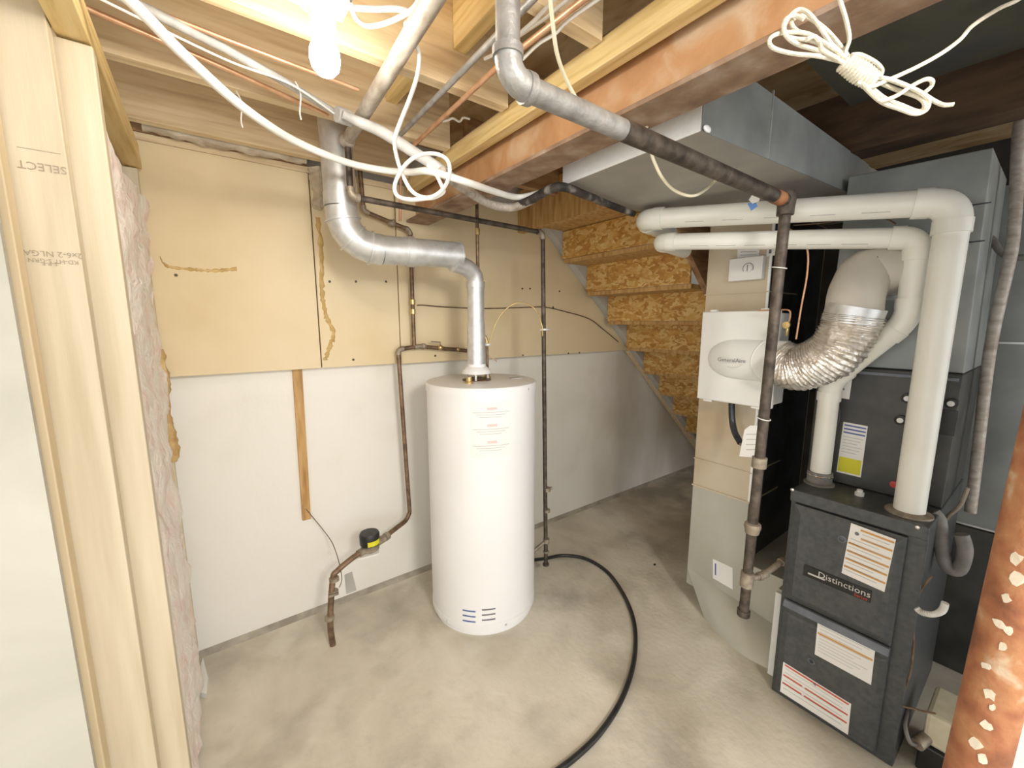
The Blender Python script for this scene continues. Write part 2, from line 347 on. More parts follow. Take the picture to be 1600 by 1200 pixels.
# left partition: drywall leaf, studs, batt, top plate
wl = box((-1.2, 1.10, 0), (P(42, 600, Y=1.10).x, 1.115, 2.36)).build('wall_left', 'drywall', kind='structure')
def stud(y0, xr, wd, th=.040, mat='pine_z', z1=2.2):
    return box((xr - wd, y0, 0), (xr, y0 + th, z1)).build('stud', mat, wl, bevel=.0025)
xa = P(163, 600, Y=1.24).x
s1 = stud(1.20, P(157, 600, Y=1.20).x, .089, z1=2.43)
s2 = stud(1.245, P(216, 600, Y=1.245).x, .10, z1=2.055)
s3 = stud(1.15, P(62, 600, Y=1.15).x, .14, mat='pine_edge', z1=2.4)
pl = box((-.186, .9, 2.06), (-.136, 2.10, 2.10)).build('top_plate', 'pine_y', wl, bevel=.002)
box((-.186, .9, 2.103), (-.138, 2.10, 2.143)).build('top_plate', 'pine_y', wl, bevel=.002)
stud(2.075, -.148, .12, .038, z1=2.055)
box((-.4, 1.29, 0), (-.26, 2.12, 2.0)).build('inner_drywall', 'grey_board', wl)
mb = MB(); rings = []
for i in range(70):        # pink batt bulging out of the stud bay
    z = .02 + 1.93 * i / 69; ring = []
    for j in range(20):
        y = 1.29 + (2.07 - 1.29) * j / 19; k = V((0, y, z))
        x = -.150 + .026 * noise.noise(k * 7) + .014 * noise.noise(k * 22) + .008 * noise.noise(k * 60)
        ring.append(V((x, y, z)))
    ring += [V((-.255, 2.07, z)), V((-.255, 1.29, z))]; rings.append(ring)
mb.loft(rings, True); mb.build('insulation_batt', 'pink', wl, kind='stuff')
fluff([(-.163, 2.085, 1.40), (-.158, 2.09, 1.2), (-.150, 2.09, 1.08), (-.16, 2.09, .95)], lambda t: .02 + .006 * math.sin(t * 9), 'foam_brown', wl, 'foam_edge', amp=.6, seed=9)
# grade stamps, printed upside down
Y1 = 1.1995
def stamp(body, px, py, size, Y=Y1): text('grade_stamp', body, 'stamp', wl, P(px, py, Y=Y), (-1, 0, 0), (0, 0, -1), size)
stamp('SELECT', 66, 261, .020); stamp('2x6-2 NLGA', 84, 397, .015); stamp('KD-HT S-GRN', 84, 408, .011); stamp('________', 62, 240, .014)
stamp('S-P-F', 78, 412, .010)

# walls that close the view on the far right
box((3.4, -.9, 0), (3.5, 1.15, 2.44)).build('wall_right', 'dark_wall', kind='structure')
wn = box((1.3, -1.6, 0), (1.42, P(1590, 1100, X=1.3).y, 2.2)).build('wall_near', 'enamel', kind='structure')
box((5.2, -1.0, 0), (5.3, 2.19, 2.44)).build('wall_far', 'brown_wall', kind='structure')

# ------------------------------------------------------------------ staircase seen from below
st = thing('staircase', 'underside of a wooden staircase with flaky orange chipboard risers behind the ducts', 'staircase', (4.1, 1.7, 0))
YS0, YS1 = 1.24, 2.10
pts = [(878, 405), (908, 456), (943, 500), (972, 540), (1003, 578), (1028, 611), (1050, 643), (1068, 668)]
bl = [P(x, y, Y=2.06) for x, y in pts]
rise = (bl[0].z - bl[6].z) / 6; run = (bl[6].x - bl[0].x) / 6
for i in range(10):
    x = bl[0].x + run * i; z = bl[0].z - rise * i
    if z < -.02: break
    box((x, YS0 + .04, max(0, z)), (x + .012, YS1 - .045, z + rise)).build('riser', 'osb', st) if False else None
MATS['osb'] = osb('osb')
for i in range(-1, 10):
    x = bl[0].x + run * i; z = bl[0].z - rise * i
    if z < -.02: break
    z1 = min(z + rise, 2.12)
    box((x, YS0 + .04, max(0, z)), (x + .014, YS1 - .045, z1 - .026)).build('riser', 'osb', st)
    if z > .05: box((x + .018, YS0 + .04, z - .0255), (x + run + .03, YS1 - .045, z - .0005)).build('tread', 'strip_wood', st)  # treads coloured darker than the risers to give the shadow bands between them
def stringer(y0, y1, mat, dz=0):
    xe = SX0 - SZ0 / sl
    MB().prism([(SX0 - .12, y0, diag(SX0 - .12) + dz if diag(SX0 - .12) + dz < 2.12 else 2.12), (xe - .02, y0, 0.0), (xe + .32, y0, 0.0), (SX0 + .30, y0, 2.11), (SX0 - .12, y0, 2.12)], (0, y1 - y0, 0)).build('stringer', mat, st)
stringer(YS1 - .04, YS1 + .02, 'grey_board'); stringer(YS0 - .0, YS0 + .035, 'old_wood', .12)
# trim strip hiding the stringer foot along the wall
MB().prism([(SX0 - .1, 2.085, diag(SX0 - .1)), (SX1, 2.085, diag(SX1)), (SX1, 2.085, diag(SX1) - .025), (SX0 - .1, 2.085, diag(SX0 - .1) - .025)], (0, .095, 0)).build('stringer_trim', 'pine_x', st)

# ------------------------------------------------------------------ steel beam and column
bmz = 2.02
t = thing('steel_beam', 'long rust-orange painted steel I-beam running under the joists towards the stairs', 'beam', (.95, 1.0, bmz))
box((.888, -2.0, bmz), (1.012, 2.12, bmz + .012)).build('bottom_flange', 'beam_flange', t, bevel=.002, label='brown lower flange')  # flange in a darker brown than the web
box((.944, -2.0, bmz + .012), (.956, 2.12, bmz + .19)).build('web', 'beam_paint', t)
box((.888, -2.0, bmz + .2), (1.012, 2.12, bmz + .212)).build('top_flange', 'beam_flange', t)
box((.944, -2.0, bmz + .19), (.956, 2.12, bmz + .2)).build('web', 'beam_paint', t)
c0 = P(1525, 1196, X=.955); r_ = .034; LEAN = RT * .075
CB = V((c0.x, c0.y, 0)) - LEAN * (c0.z / 2.0)
t = thing('steel_column', 'rusty steel support column with flaking paint in the right foreground', 'column', CB)
MB().tube([CB + LEAN * (z / 2.0) + V((0, 0, z)) for z in (.01, .4, .8, 1.2, 1.6, 2.0)], r_, 36).build('shaft', 'rust', t)
CT = CB + LEAN
box((CB.x - .07, CB.y - .07, 0), (CB.x + .07, CB.y + .07, .012)).build('base_plate', 'iron', t); box((CT.x - .05, CT.y - .05, 2.002), (CT.x + .05, CT.y + .05, 2.019)).build('cap_plate', 'iron', t)
rd = random.Random(11)
for px, py, s_ in ((1545, 1085, .007), (1524, 1160, .009), (1540, 1040, .005), (1560, 975, .007), (1576, 985, .006), (1588, 872, .008), (1572, 935, .005), (1542, 1135, .007), (1566, 1010, .005), (1536, 1186, .006), (1590, 905, .008), (1550, 1105, .004)):
    z = EYE.z
    for it in range(5):
        ax = CB + LEAN * (z / 2.0); r = FW * F + RT * (px - 800) - UP * (py - 600); o2 = V((-ax.x, -ax.y)); d2 = V((r.x, r.y))
        A = d2.dot(d2); B = 2 * o2.dot(d2); C_ = o2.dot(o2) - (r_ + .0006) ** 2; D_ = B * B - 4 * A * C_
        if D_ < 0: break
        k = (-B - math.sqrt(D_)) / (2 * A); q = EYE + r * k; z = q.z
    if D_ < 0: continue
    ang_ = math.atan2(q.y - ax.y, q.x - ax.x)
    pl_ = [(math.cos(a) * s_ * rd.uniform(.6, 1.2), math.sin(a) * s_ * rd.uniform(.7, 1.7)) for a in [2 * math.pi * i / 9 for i in range(9)]]
    wrap = lambda u, v, rr_: CB + LEAN * ((q.z + v) / 2.0) + V((rr_ * math.cos(ang_ + u / r_), rr_ * math.sin(ang_ + u / r_), q.z + v))
    MB().loft([[wrap(u, v, r_ - .001) for u, v in pl_], [wrap(u, v, r_ + .0008) for u, v in pl_]]).build('bare_flake', 'peeled', t)

# ------------------------------------------------------------------ ceiling lamp
lc = V((.262, 1.040, 2.2))
t = thing('ceiling_lamp', 'bare glowing bulb in a round white porcelain holder under the joists', 'lamp', (lc.x, lc.y, 2.03))
MB().lathe((lc.x, lc.y, 2.2), (0, 0, -1), [(.058, -.0), (.058, .008), (.052, .018), (.030, .024), (.028, .05), (.026, .065), (.001, .065)], 36).build('holder', 'enamel', t)
MB().lathe((lc.x, lc.y, 2.136), (0, 0, -1), [(.014, -.01), (.019, 0), (.019, .020), (.001, .020)], 24).build('bulb_neck', 'plastic_white', t)
MB().lathe((lc.x, lc.y, 2.117), (0, 0, -1), [(.018, 0), (.024, .012), (.0305, .03), (.0315, .045), (.028, .062), (.018, .074), (.008, .079), (.001, .08)], 28).build('bulb', 'bulb_glow', t)
box((lc.x - .06, lc.y - .065, 2.2), (lc.x + .06, lc.y + .065, 2.24)).build('junction_box', 'galv', t)

# ------------------------------------------------------------------ water heater
TC = V((1.098, 1.737, 0)); TR = .274; TH = 1.215
t = thing('water_heater', 'tall white cylindrical gas water heater standing on the concrete floor', 'water heater', TC)
MB().lathe(TC, (0, 0, 1), [(TR - .012, 0), (TR - .012, .03), (TR, .032), (TR, .6), (TR, TH - .04)], 96).build('jacket', 'enamel', t)
MB().lathe(TC + V((0, 0, TH - .04)), (0, 0, 1), [(TR + .0035, 0), (TR + .0035, .032), (TR - .001, .04), (TR - .012, .043), (.001, .043)], 96).build('top_pan', 'enamel', t)
MB().lathe(TC, (0, 0, 1), [(TR + .002, .033), (TR + .002, .060), (TR, .061)], 96).build('bottom_band', 'enamel', t)
def on_tank(px, py, e=0):
    r = FW * F + RT * (px - 800) - UP * (py - 600); o2 = V((-TC.x, -TC.y)); d2 = V((r.x, r.y)); R = TR + e
    A = d2.dot(d2); B = 2 * o2.dot(d2); C_ = o2.dot(o2) - R * R; D_ = max(0, B * B - 4 * A * C_); return EYE + r * ((-B - math.sqrt(D_)) / (2 * A))
def tank_patch(a0, a1, z0, z1, e=.0015, n=8):
    mb = MB(); rings = []
    for i in range(n + 1):
        a = a0 + (a1 - a0) * i / n; c, s_ = math.cos(a), math.sin(a)
        f_ = lambda R, z: V((TC.x + R * c, TC.y + R * s_, z))
        rings.append([f_(TR - .002, z0), f_(TR + e, z0), f_(TR + e, z1), f_(TR - .002, z1)])
    return mb.loft(rings)
def ang(q): return math.atan2(q.y - TC.y, q.x - TC.x)
a0 = ang(on_tank(735, 680)); a1 = ang(on_tank(798, 680)); zt = on_tank(765, 628).z; zb = on_tank(765, 715).z
wl_ = tank_patch(a0, a1, zb, zt, .001).build('warning_label', 'paper', t, label='large pale printed warning label')
for k in range(3):
    zc = zt - (zt - zb) * (.12 + .30 * k)
    tank_patch(a0 + (a1 - a0) * .40, a0 + (a1 - a0) * .64, zc - .006, zc + .006, .0016).build('label_heading', 'ink_pink', wl_)
    for j in range(3):
        zz = zc - .017 - .011 * j; tank_patch(a0 + (a1 - a0) * (.06 + .08 * j), a0 + (a1 - a0) * (.95 - .1 * j), zz - .0012, zz + .0012, .0016).build('label_line', 'ink_soft', wl_)
for c_ in ((723, 743), (753, 774)):
    for y_ in (953, 961, 969):
        b0, b1 = on_tank(c_[0], y_), on_tank(c_[1], y_ + 1)
        tank_patch(ang(b0), ang(b1), b0.z - .0035, b0.z + .0035, .0012, 4).build('vent_slot', 'ink_blue' if c_[0] == 723 else 'ink', t)
for px in (672, 768, 824):
    q = on_tank(px, 606); d = V((q.x - TC.x, q.y - TC.y, 0)).normalized(); MB().cyl(V((q.x, q.y, TH - .02)), V((q.x, q.y, TH - .02)) + d * .006, .005, 8).build('screw', 'galv', t)
for px in (700, 790): 
    q = on_tank(px, 980); d = V((q.x - TC.x, q.y - TC.y, 0)).normalized(); MB().cyl(V((q.x, q.y, .045)), V((q.x, q.y, .045)) + d * .006, .005, 8).build('screw', 'galv', t)
VC = V((1.075, 1.745, 0))
zt_ = TH + .003
MB().lathe(VC + V((0, 0, zt_)), (0, 0, 1), [(.072, 0), (.072, .004), (.045, .006), (.040, .012), (.001, .012)], 28).build('flue_collar', 'copper_dull', t, label='scorched flue collar')
dh = MB().lathe(VC + V((0, 0, zt_ + .035)), (0, 0, 1), [(.076, 0), (.070, .016), (.048, .034), (.046, .05), (.001, .05)], 28)
for k in range(3):
    a = 2 * math.pi * k / 3 - 2.2; q = VC + V((math.cos(a) * .062, math.sin(a) * .062, zt_)); dh.cyl(q, q + V((0, 0, .045)), .005, 8)
dh.build('draft_hood', 'enamel', t)
for x_, y_ in ((1.16, 1.78), (.98, 1.66)):
    MB().lathe((x_, y_, zt_), (0, 0, 1), [(.020, 0), (.020, .008), (.014, .01), (.013, .03), (.001, .03)], 16).build('nipple', 'brass', t)
box((1.23, 1.66, zt_), (1.30, 1.70, zt_ + .004)).build('top_tag', 'ink_soft', t)
# gas control, back right of tank, with drain cock
MB().cyl((TC.x + .24, TC.y - .03, .19), (TC.x + .32, TC.y - .045, .19), .014, 12).build('gas_inlet', 'fitting', t)
MB().cyl((TC.x + .255, TC.y + .06, .06), (TC.x + .34, TC.y + .085, .06), .016, 12).build('drain_valve', 'black', t)

# flue pipe of the heater
va = V((.465, 1.765, 0)); rb = .060
t = thing('flue_pipe', 'shiny galvanised flue pipe bending from the heater top up into the joists', 'vent pipe', (VC.x, VC.y, zt_ + .085))
zh = 1.80
L = V((.47, 1.76, zh)); Rr = P(716, 399, Y=1.72)
top = V((.462, 1.765, 2.43))
dirh = (Rr - L).normalized()
MB().cyl(top, (L.x, L.y, L.z + .15), rb, 32).build('riser_pipe', 'galv', t)
eb = MB(); path = elbow(L, L + V((0, 0, .15)), L + dirh * .15, 6); eb.tube(path, rb + .002, 28); eb.build('elbow', 'galv', t)
for i in (1, 3, 5):
    d = (path[i + 1] - path[i - 1]).normalized() if i < len(path) - 1 else dirh
    MB().cyl(path[i] - d * .003, path[i] + d * .003, rb + .009, 28).build('crimp_ring', 'galv', t)
MB().cyl(L + V((0, 0, .15)), L + V((0, 0, .20)), rb + .004, 28).build('crimp_ring', 'galv', t)
MB().cyl(L + dirh * .15, L + dirh * .27, rb - .001, 28).build('branch_pipe', 'galv', t)
MB().cyl(L + dirh * .25, L + dirh * .285, rb + .004, 28).build('crimp_ring', 'galv', t)
MB().cyl(L + dirh * .285, Rr, rb - .002, 28).build('branch_pipe', 'galv', t)
MB().cyl(Rr, Rr + dirh * .006, rb + .001, 28).build('reducer', 'galv', t)
c1 = V((VC.x, VC.y, 1.70)); s0 = Rr + V((-.03, 0, -.035))
cc = V((VC.x - .0, VC.y, 1.765))
MB().tube(elbow(cc, s0, c1, 5), .041, 20).build('elbow', 'galv', t)
for q in (c1 + V((0, 0, .0)),): MB().cyl(q, q - V((0, 0, .03)), .045, 24).build('crimp_ring', 'galv', t)
MB().cyl(c1, (VC.x, VC.y, 1.50), .041, 24).build('drop_pipe', 'galv', t)
MB().cyl((VC.x, VC.y, 1.50), (VC.x, VC.y, zt_ + .082), .044, 24, .047).build('drop_pipe', 'galv', t)

# ------------------------------------------------------------------ pipes helper
def runs(t, pts, r, mat, bend=.03, name='pipe', fit=None, fr=1.45, fl=.018, n=14):
    "straight lengths with bends; a fitting of its own at every corner"
    pts = [V(p) for p in pts]; k = len(pts)
    ends = []
    for i in range(k - 1):
        a, b = pts[i], pts[i + 1]; d = (b - a).normalized()
        a2 = a + d * bend if i > 0 else a; b2 = b - d * bend if i < k - 2 else b
        MB().cyl(a2, b2, r, n).build(name, mat, t)
    for i in range(1, k - 1):
        d0 = (pts[i] - pts[i - 1]).normalized(); d1 = (pts[i + 1] - pts[i]).normalized()
        pa = pts[i] - d0 * bend * 1.25; pb = pts[i] + d1 * bend * 1.25
        mb = MB().tube(elbow(pts[i], pa, pb, 8), r * (fr - .15) if fit else r, n)
        if fit: mb.cyl(pa - d0 * fl * .3, pa + d0 * fl * .5, r * fr, n); mb.cyl(pb - d1 * fl * .5, pb + d1 * fl * .3, r * fr, n)
        mb.build('elbow', fit or mat, t)
def fitting(t, p, d, prof, mat, name='union', n=16): return MB().lathe(p, d, prof, n).build(name, mat, t)

# gas line of the heater
gy = 1.655
A = P(548, 312, Y=gy); B_ = P(848, 362, Y=gy); Cb = P(853, 884, Y=gy)
A = V((A.x, gy, 1.968)); B_ = V((B_.x, gy, 1.957)); 
t = thing('gas_pipe', 'dark iron gas pipe running overhead and dropping beside the right of the white heater', 'pipe', (Cb.x, gy, Cb.z))
runs(t, [V((A.x - .0, gy, 2.17)), A, B_, V((Cb.x, gy, Cb.z))], .0115, 'iron', .022, fit='fitting')
for py, prof, nm in ((765, [(.013, -.012), (.021, -.010), (.021, .010), (.013, .012)], 'valve_body'), (798, [(.013, -.012), (.020, -.008), (.020, .006), (.013, .01)], 'union'), (845, [(.012, -.014), (.018, -.012), (.018, .012), (.012, .014)], 'tee'), (862, [(.012, -.006), (.017, -.004), (.017, .004), (.012, .006)], 'coupling'), (882, [(.012, -.006), (.018, -.004), (.017, .008), (.012, .01)], 'end_cap')):
    q = P(853, py, Y=gy); fitting(t, (Cb.x, gy, q.z), (0, 0, 1), prof, 'fitting' if nm != 'end_cap' else 'iron', nm)
q = P(853, 765, Y=gy); MB().cyl((Cb.x, gy, q.z), (Cb.x + .03, gy - .01, q.z + .004), .008, 10).build('valve_handle', 'fitting', t)
zq = P(853, 845, Y=gy).z
MB().cyl((Cb.x, gy, zq), (TC.x + .30, TC.y - .045, .19), .010, 12).build('branch', 'fitting', t)
# wire clip round the pipe
q = P(849, 515, Y=gy); MB().cyl((q.x - .028, gy - .014, q.z), (q.x + .03, gy - .014, q.z + .001), .006, 8).build('clip', 'plastic_white', t)

# overhead iron pipe along Y that meets it
a = P(700, -40, Z=2.165); b = P(560, 187, Z=2.165)
t = thing('overhead_iron_pipe', 'thick dusty grey-brown iron pipe crossing under the joists right of the bulb', 'pipe', (a + b) / 2)
MB().cyl(a, (a.x * 0 + A.x, 1.63, 2.165), .0215, 18).build('pipe', 'conduit_dusty', t)
MB().ball((A.x, 1.655, 2.165), .030).build('elbow', 'conduit_dusty', t)

# furnace gas line
gz = 1.905; gx = 1.60; gY = .612
t = thing('furnace_gas_pipe', 'black iron gas pipe slung under the beam with a long leg down beside the furnace', 'pipe', (gx, gY + .015, .33))
E0 = P(800, 125, Z=gz); E0 = V((E0.x - .005, gY, gz))
runs(t, [V((E0.x, gY, 2.44)), E0, V((gx, gY, gz))], .0205, 'iron_grey', .035, fit='iron_grey', fr=1.28, n=20)
MB().cyl(E0 + V((.30, 0, 0)), V((gx, gY, gz)), .0212, 20).build('pipe', 'iron', t, label='dark brown far length')
bot = V((gx, gY + .016, .365)); topg = V((gx, gY, gz))
dg = (bot - topg).normalized()
MB().cyl(topg, bot, .0175, 18).build('drop_leg', 'iron', t)
fitting(t, topg, dg, [(.018, -.03), (.027, -.028), (.029, -.01), (.026, .02), (.026, .045), (.018, .048)], 'iron', 'elbow')
def gp(z): return topg + dg * ((gz - z) / -dg.z)
zz = lambda px, py: P(px, py, X=gx).z
fitting(t, gp(zz(1183, 722)), dg, [(.018, -.022), (.025, -.020), (.025, .018), (.018, .02)], 'fitting', 'tee')
fitting(t, gp(zz(1176, 825)), dg, [(.018, -.022), (.027, -.018), (.030, -.004), (.026, .004), (.024, .02), (.018, .022)], 'fitting', 'union')
fitting(t, gp(zz(1168, 905)), dg, [(.018, -.03), (.0235, -.028), (.0235, .03), (.018, .032)], 'fitting', 'tee')
fitting(t, gp(zz(1161, 955)), dg, [(.018, -.01), (.023, -.008), (.023, .016), (.012, .018)], 'iron', 'end_cap')
zf = zz(1168, 905)
runs(t, [gp(zf), V((1.67, .60, zf - .0)), V((1.80, .575, zf + .03)), V((1.82, .55, zf + .03))], .011, 'fitting', .012, name='branch', fit='fitting')
for X_, mt_, pg_ in ((1.49, 'blue_tape', ((1168, 318), (1180, 314), (1184, 322), (1174, 329))), (1.48, 'plastic_white', ((1170, 312), (1176, 303), (1190, 304), (1186, 314), (1176, 318)))):
    MB().prism([P(x, y, X=X_) for x, y in pg_], (.004, .002, 0)).build('paper_scrap', mt_, t)
MB().cyl(topg - V((.10, 0, 0)), topg - V((.045, 0, 0)), .0222, 18).build('red_tape', 'rust', t, label='rusty red band before the elbow')
for px, py in ((1222, 418), (1200, 655)):
    q = gp(zz(px, py)); MB().tube([q + V((math.cos(a) * .021, math.sin(a) * .021, .004 * math.sin(a))) for a in [2 * math.pi * i / 16 for i in range(16)]], .002, 6, closed=True).build('cable_tie', 'plastic_white', t)

# ------------------------------------------------------------------ water main, meter and risers
t = thing('water_main_pipe', 'brown copper water main rising from the floor past the meter to the wall top', 'pipe', (.351, 1.888, 0))
m0 = V((.351, 1.888, 0)); pts = [m0, P(516, 970, Y=1.885), P(520, 905, Y=1.895), P(527, 892, Y=1.90), P(548, 874, Y=1.92), P(562, 864, Y=1.935)]
MB().tube(smooth_path(pts, 6), .0135, 14).build('pipe', 'copper_dull', t)
mt = P(578, 851, Y=1.955)
up_ = [mt, P(600, 840, Y=2.0), P(618, 826, Y=2.04), P(634, 813, Y=2.075), P(640, 800, Y=2.085), P(638, 780, Y=2.085), P(622, 560, Y=2.085)]
MB().tube(smooth_path(up_[1:5], 6), .0125, 14).build('pipe', 'copper_dull', t)
el = P(622, 546, Y=2.085)
runs(t, [up_[4], el, P(655, 541, Y=2.085), P(730, 548, Y=2.085)], .0115, 'copper_dull', .018, fit='fitting', fr=1.3)
for px, py, Y_, nm in ((522, 905, 1.895, 'coupling'), (521, 925, 1.893, 'valve_body'), (515, 965, 1.887, 'coupling')):
    q = P(px, py, Y=Y_); fitting(t, q, (0, .05, 1), [(.014, -.012), (.022, -.008), (.022, .008), (.014, .012)], 'fitting', nm)
q = P(521, 930, Y=1.87); MB().cyl(q + V((-.022, 0, 0)), q + V((.022, 0, 0)), .006, 8).build('valve_handle', 'fitting', t)
fitting(t, P(604, 838, Y=2.005), up_[2] - up_[1], [(.013, -.014), (.021, -.010), (.021, .010), (.013, .014)], 'fitting', 'union')
# riser from the tee up to the joists with isolating valves
r0 = P(647, 540, Y=2.085); r1 = P(645, 362, Y=2.085); r2 = P(632, 352, Y=2.085); r3 = P(568, 330, Y=2.085); r4 = P(564, 255, Y=2.085)
r1 = V((r0.x, 2.085, r1.z + .005)); r2 = P(628, 350, Y=2.085); r4 = V((r3.x - .01, 2.085, 2.3))
runs(t, [r0, r1, r3, r4], .0105, 'copper_dull', .016, fit='fitting', fr=1.3)
for px, py, nm in ((648, 472, 'coupling'), (647, 487, 'coupling')):
    q = P(px, py, Y=2.085); fitting(t, V((r0.x, 2.085, q.z)), (0, 0, 1), [(.010, -.014), (.0145, -.012), (.0145, .012), (.010, .014)], 'brass', nm)
q = P(612, 349, Y=2.085); MB().ball(q, .020, sc=(1.2, .9, .9)).build('valve_body', 'fitting', t)
MB().cyl(q, q + V((0, -.03, .01)), .006, 8).build('valve_stem', 'fitting', t)
q = P(662, 541, Y=2.085); MB().ball(q, .017).build('valve_body', 'fitting', t)
q = P(688, 543, Y=2.08); MB().ball(q, .016).build('valve_body', 'brass', t); MB().tube([q, q + V((-.005, -.01, .03)), q + V((-.06, -.012, .035))], .004, 8).build('valve_lever', 'fitting', t)
q = P(715, 546, Y=2.085); MB().ball(q, .014).build('coupling', 'brass', t)
# the meter
t = thing('water_meter', 'small round black water meter with a yellow band on the pipe near the floor', 'meter', mt + V((0, 0, -.035)))
MB().cyl(P(560, 866, Y=1.93), P(600, 841, Y=1.995), .020, 18).build('body_tube', 'fitting', t)
MB().lathe(mt + V((.0, 0, -.03)), (0, 0, 1), [(.036, 0), (.045, .008), (.045, .018), (.034, .028), (.034, .035), (.001, .035)], 24).build('body', 'fitting', t)
MB().lathe(mt + V((0, 0, .006)), (0, 0, 1), [(.045, 0), (.048, .008), (.048, .052), (.044, .060), (.001, .062)], 28).build('register', 'black', t)
bd = MB(); rg = []
for i in range(9):
    a = math.radians(-118 + 80 * i / 8); f_ = lambda R, z: mt + V((R * math.cos(a), R * math.sin(a), z)); rg.append([f_(.047, .012), f_(.0495, .012), f_(.0495, .036), f_(.047, .036)])
bd.loft(rg).build('yellow_band', 'yellow', t)
MB().prism([mt + V(p) for p in ((-.075, -.05, -.032), (.02, -.06, -.032), (.035, -.03, -.032), (-.06, -.015, -.032))], (0, 0, .006)).build('tag_plate', 'plastic_white', t)

# heater water lines (copper) from joists to tank top
def cpipe(label, pts, r=.008, mat='copper_dull', name='copper_pipe', cat='pipe', ntube=10, smooth=True, group=None):
    ps = smooth_path(pts, 8) if smooth else pts
    o = MB().tube(ps, r, ntube).build(name, mat); return tag(o, label, cat, group)
t = thing('heater_supply_pipe', 'straight copper pipe dropping past the flue to the heater top', 'pipe', (1.16, 1.785, TH + .02))
h0 = P(745, 345, Y=1.79); h1 = P(748, 515, Y=1.79); h2 = P(762, 530, Y=1.785)
runs(t, [V((1.17 * h0.x / h0.x, 1.79, 2.0)) * 0 + V((h1.x - .002, 1.79, 1.985)), h1, V((1.16, 1.782, h1.z - .05)), V((1.16, 1.78, zt_ + .02))], .0085, 'copper_dull', .014, fit='brass', fr=1.25)
for py in (452, 362): q = P(747, py, Y=1.79); fitting(t, V((h1.x, 1.79, q.z)), (0, 0, 1), [(.009, -.016), (.012, -.014), (.012, .014), (.009, .016)], 'brass', 'coupling')
q = V((1.16, 1.782, P(760, 538, Y=1.78).z)); fitting(t, q, (0, 0, 1), [(.009, -.01), (.02, -.006), (.02, .004), (.009, .008)], 'plastic_white', 'dielectric_union')
MB().tube([q + V((0, 0, -.05)), q + V((.02, -.02, -.07)), q + V((.05, -.02, -.09))], .003, 6).build('bonding_wire', 'copper', t)
MB().cyl((h1.x - .002, 1.79, 1.98), (h1.x - .002, 1.79, 2.44), .0085, 10).build('pipe', 'copper_dull', t)

cpipe('thin copper tube stapled across the yellow board towards the stairs', [P(x, y, Y=YP - .008) for x, y in ((652, 477), (662, 477), (700, 480), (760, 482), (830, 480), (852, 480), (880, 486), (920, 498), (943, 515), (966, 534))], .0032, 'copper_dull', 'copper_tube')
cpipe('thin copper tube looping from the heater top to the iron gas leg', [(1.17, 1.78, 1.385), P(775, 505, Y=1.76), P(792, 482, Y=1.73), P(812, 473, Y=1.70), P(835, 482, Y=1.67), P(846, 505, Y=1.636), P(848, 525, Y=1.636)], .003, 'brass', 'copper_tube')
# overhead copper, left
ZP = 2.175; GC = 'copper pipes under the joists'; GW = 'white cables under the joists'
cpipe('orange copper pipe under the joists passing left of and below the bulb', [P(60, -20, Z=ZP), P(350, 106, Z=ZP), P(512, 180, Z=ZP)], .0065, 'copper', smooth=False, group=GC)
cpipe('orange copper pipe under the joists highest of those running behind the bulb', [P(120, -30, Z=ZP + .008), P(350, 60, Z=ZP + .008), P(560, 140, Z=ZP + .008)], .0055, 'copper', smooth=False, group=GC)
cpipe('grey plastic pipe bundled beside the copper pipe left of the bulb', [P(150, -25, Z=ZP), P(350, 75, Z=ZP), P(440, 125, Z=ZP), P(530, 180, Z=ZP)], .011, 'sleeve', 'plastic_pipe', smooth=False)
cpipe('thin white cable clipped along the grey plastic pipe left of the bulb', [P(150, -5, Z=ZP - .012), P(350, 92, Z=ZP - .012), P(440, 125, Z=ZP - .014), P(478, 146, Z=ZP - .014), P(528, 182, Z=ZP - .012)], .003, 'cable_white', 'cable')
cpipe('copper pipe under the joists just left of the yellow timber', [P(642, 231, Z=ZP), P(775, 107, Z=ZP), P(1000, -70, Z=ZP)], .0075, 'copper', smooth=False, group=GC)
cpipe('grey iron pipe under the joists right of the thick pipe', [P(626, 210, Z=ZP), P(782, 50, Z=ZP), P(900, -70, Z=ZP)], .0085, 'iron_grey', 'iron_pipe', smooth=False)
cpipe('white cable beside the copper pipe nearest the yellow timber', [P(817, 92, Z=ZP), P(842, 68, Z=ZP), P(868, 52, Z=ZP), P(890, 30, Z=ZP), P(960, -20, Z=ZP), P(1010, -60, Z=ZP)], .0045, 'cable_white', 'cable', group=GW)
cpipe('white cable curving above the pipe elbow between the grey and copper pipes', [P(757, 92, Z=2.19), P(790, 75, Z=2.19), P(815, 50, Z=2.19), P(842, 25, Z=2.19), P(900, -40, Z=2.19)], .0045, 'cable_white', 'cable', group=GW)
cpipe('pale cable between the two copper runs above the pipe elbow', [P(805, 60, Z=2.2), P(850, 30, Z=2.2), P(960, -60, Z=2.2)], .0045, 'cable_white', 'cable', smooth=False, group=GW)
cpipe('short orange copper riser behind the loop of white cable', [P(625, 345, Y=2.0), P(626, 270, Y=2.0), P(625, 262, Y=2.0)], .0065, 'copper')
# thick white hose sweeping across
cpipe('thick white plastic hose sagging across from the top left to the beam end', [P(170, -30, Z=2.12), P(225, 22, Z=2.10), P(290, 88, Z=2.07), P(380, 168, Z=2.05), P(460, 220, Z=2.05), P(540, 253, Z=2.05), P(600, 266, Z=2.04), P(640, 269, Z=2.02), P(672, 268, Z=1.99), P(730, 285, Z=1.96), P(775, 300, Z=1.985), P(810, 308, Z=1.995), P(850, 300, Z=1.995)], .0115, 'cable_white', 'plastic_hose', 'hose', ntube=14)
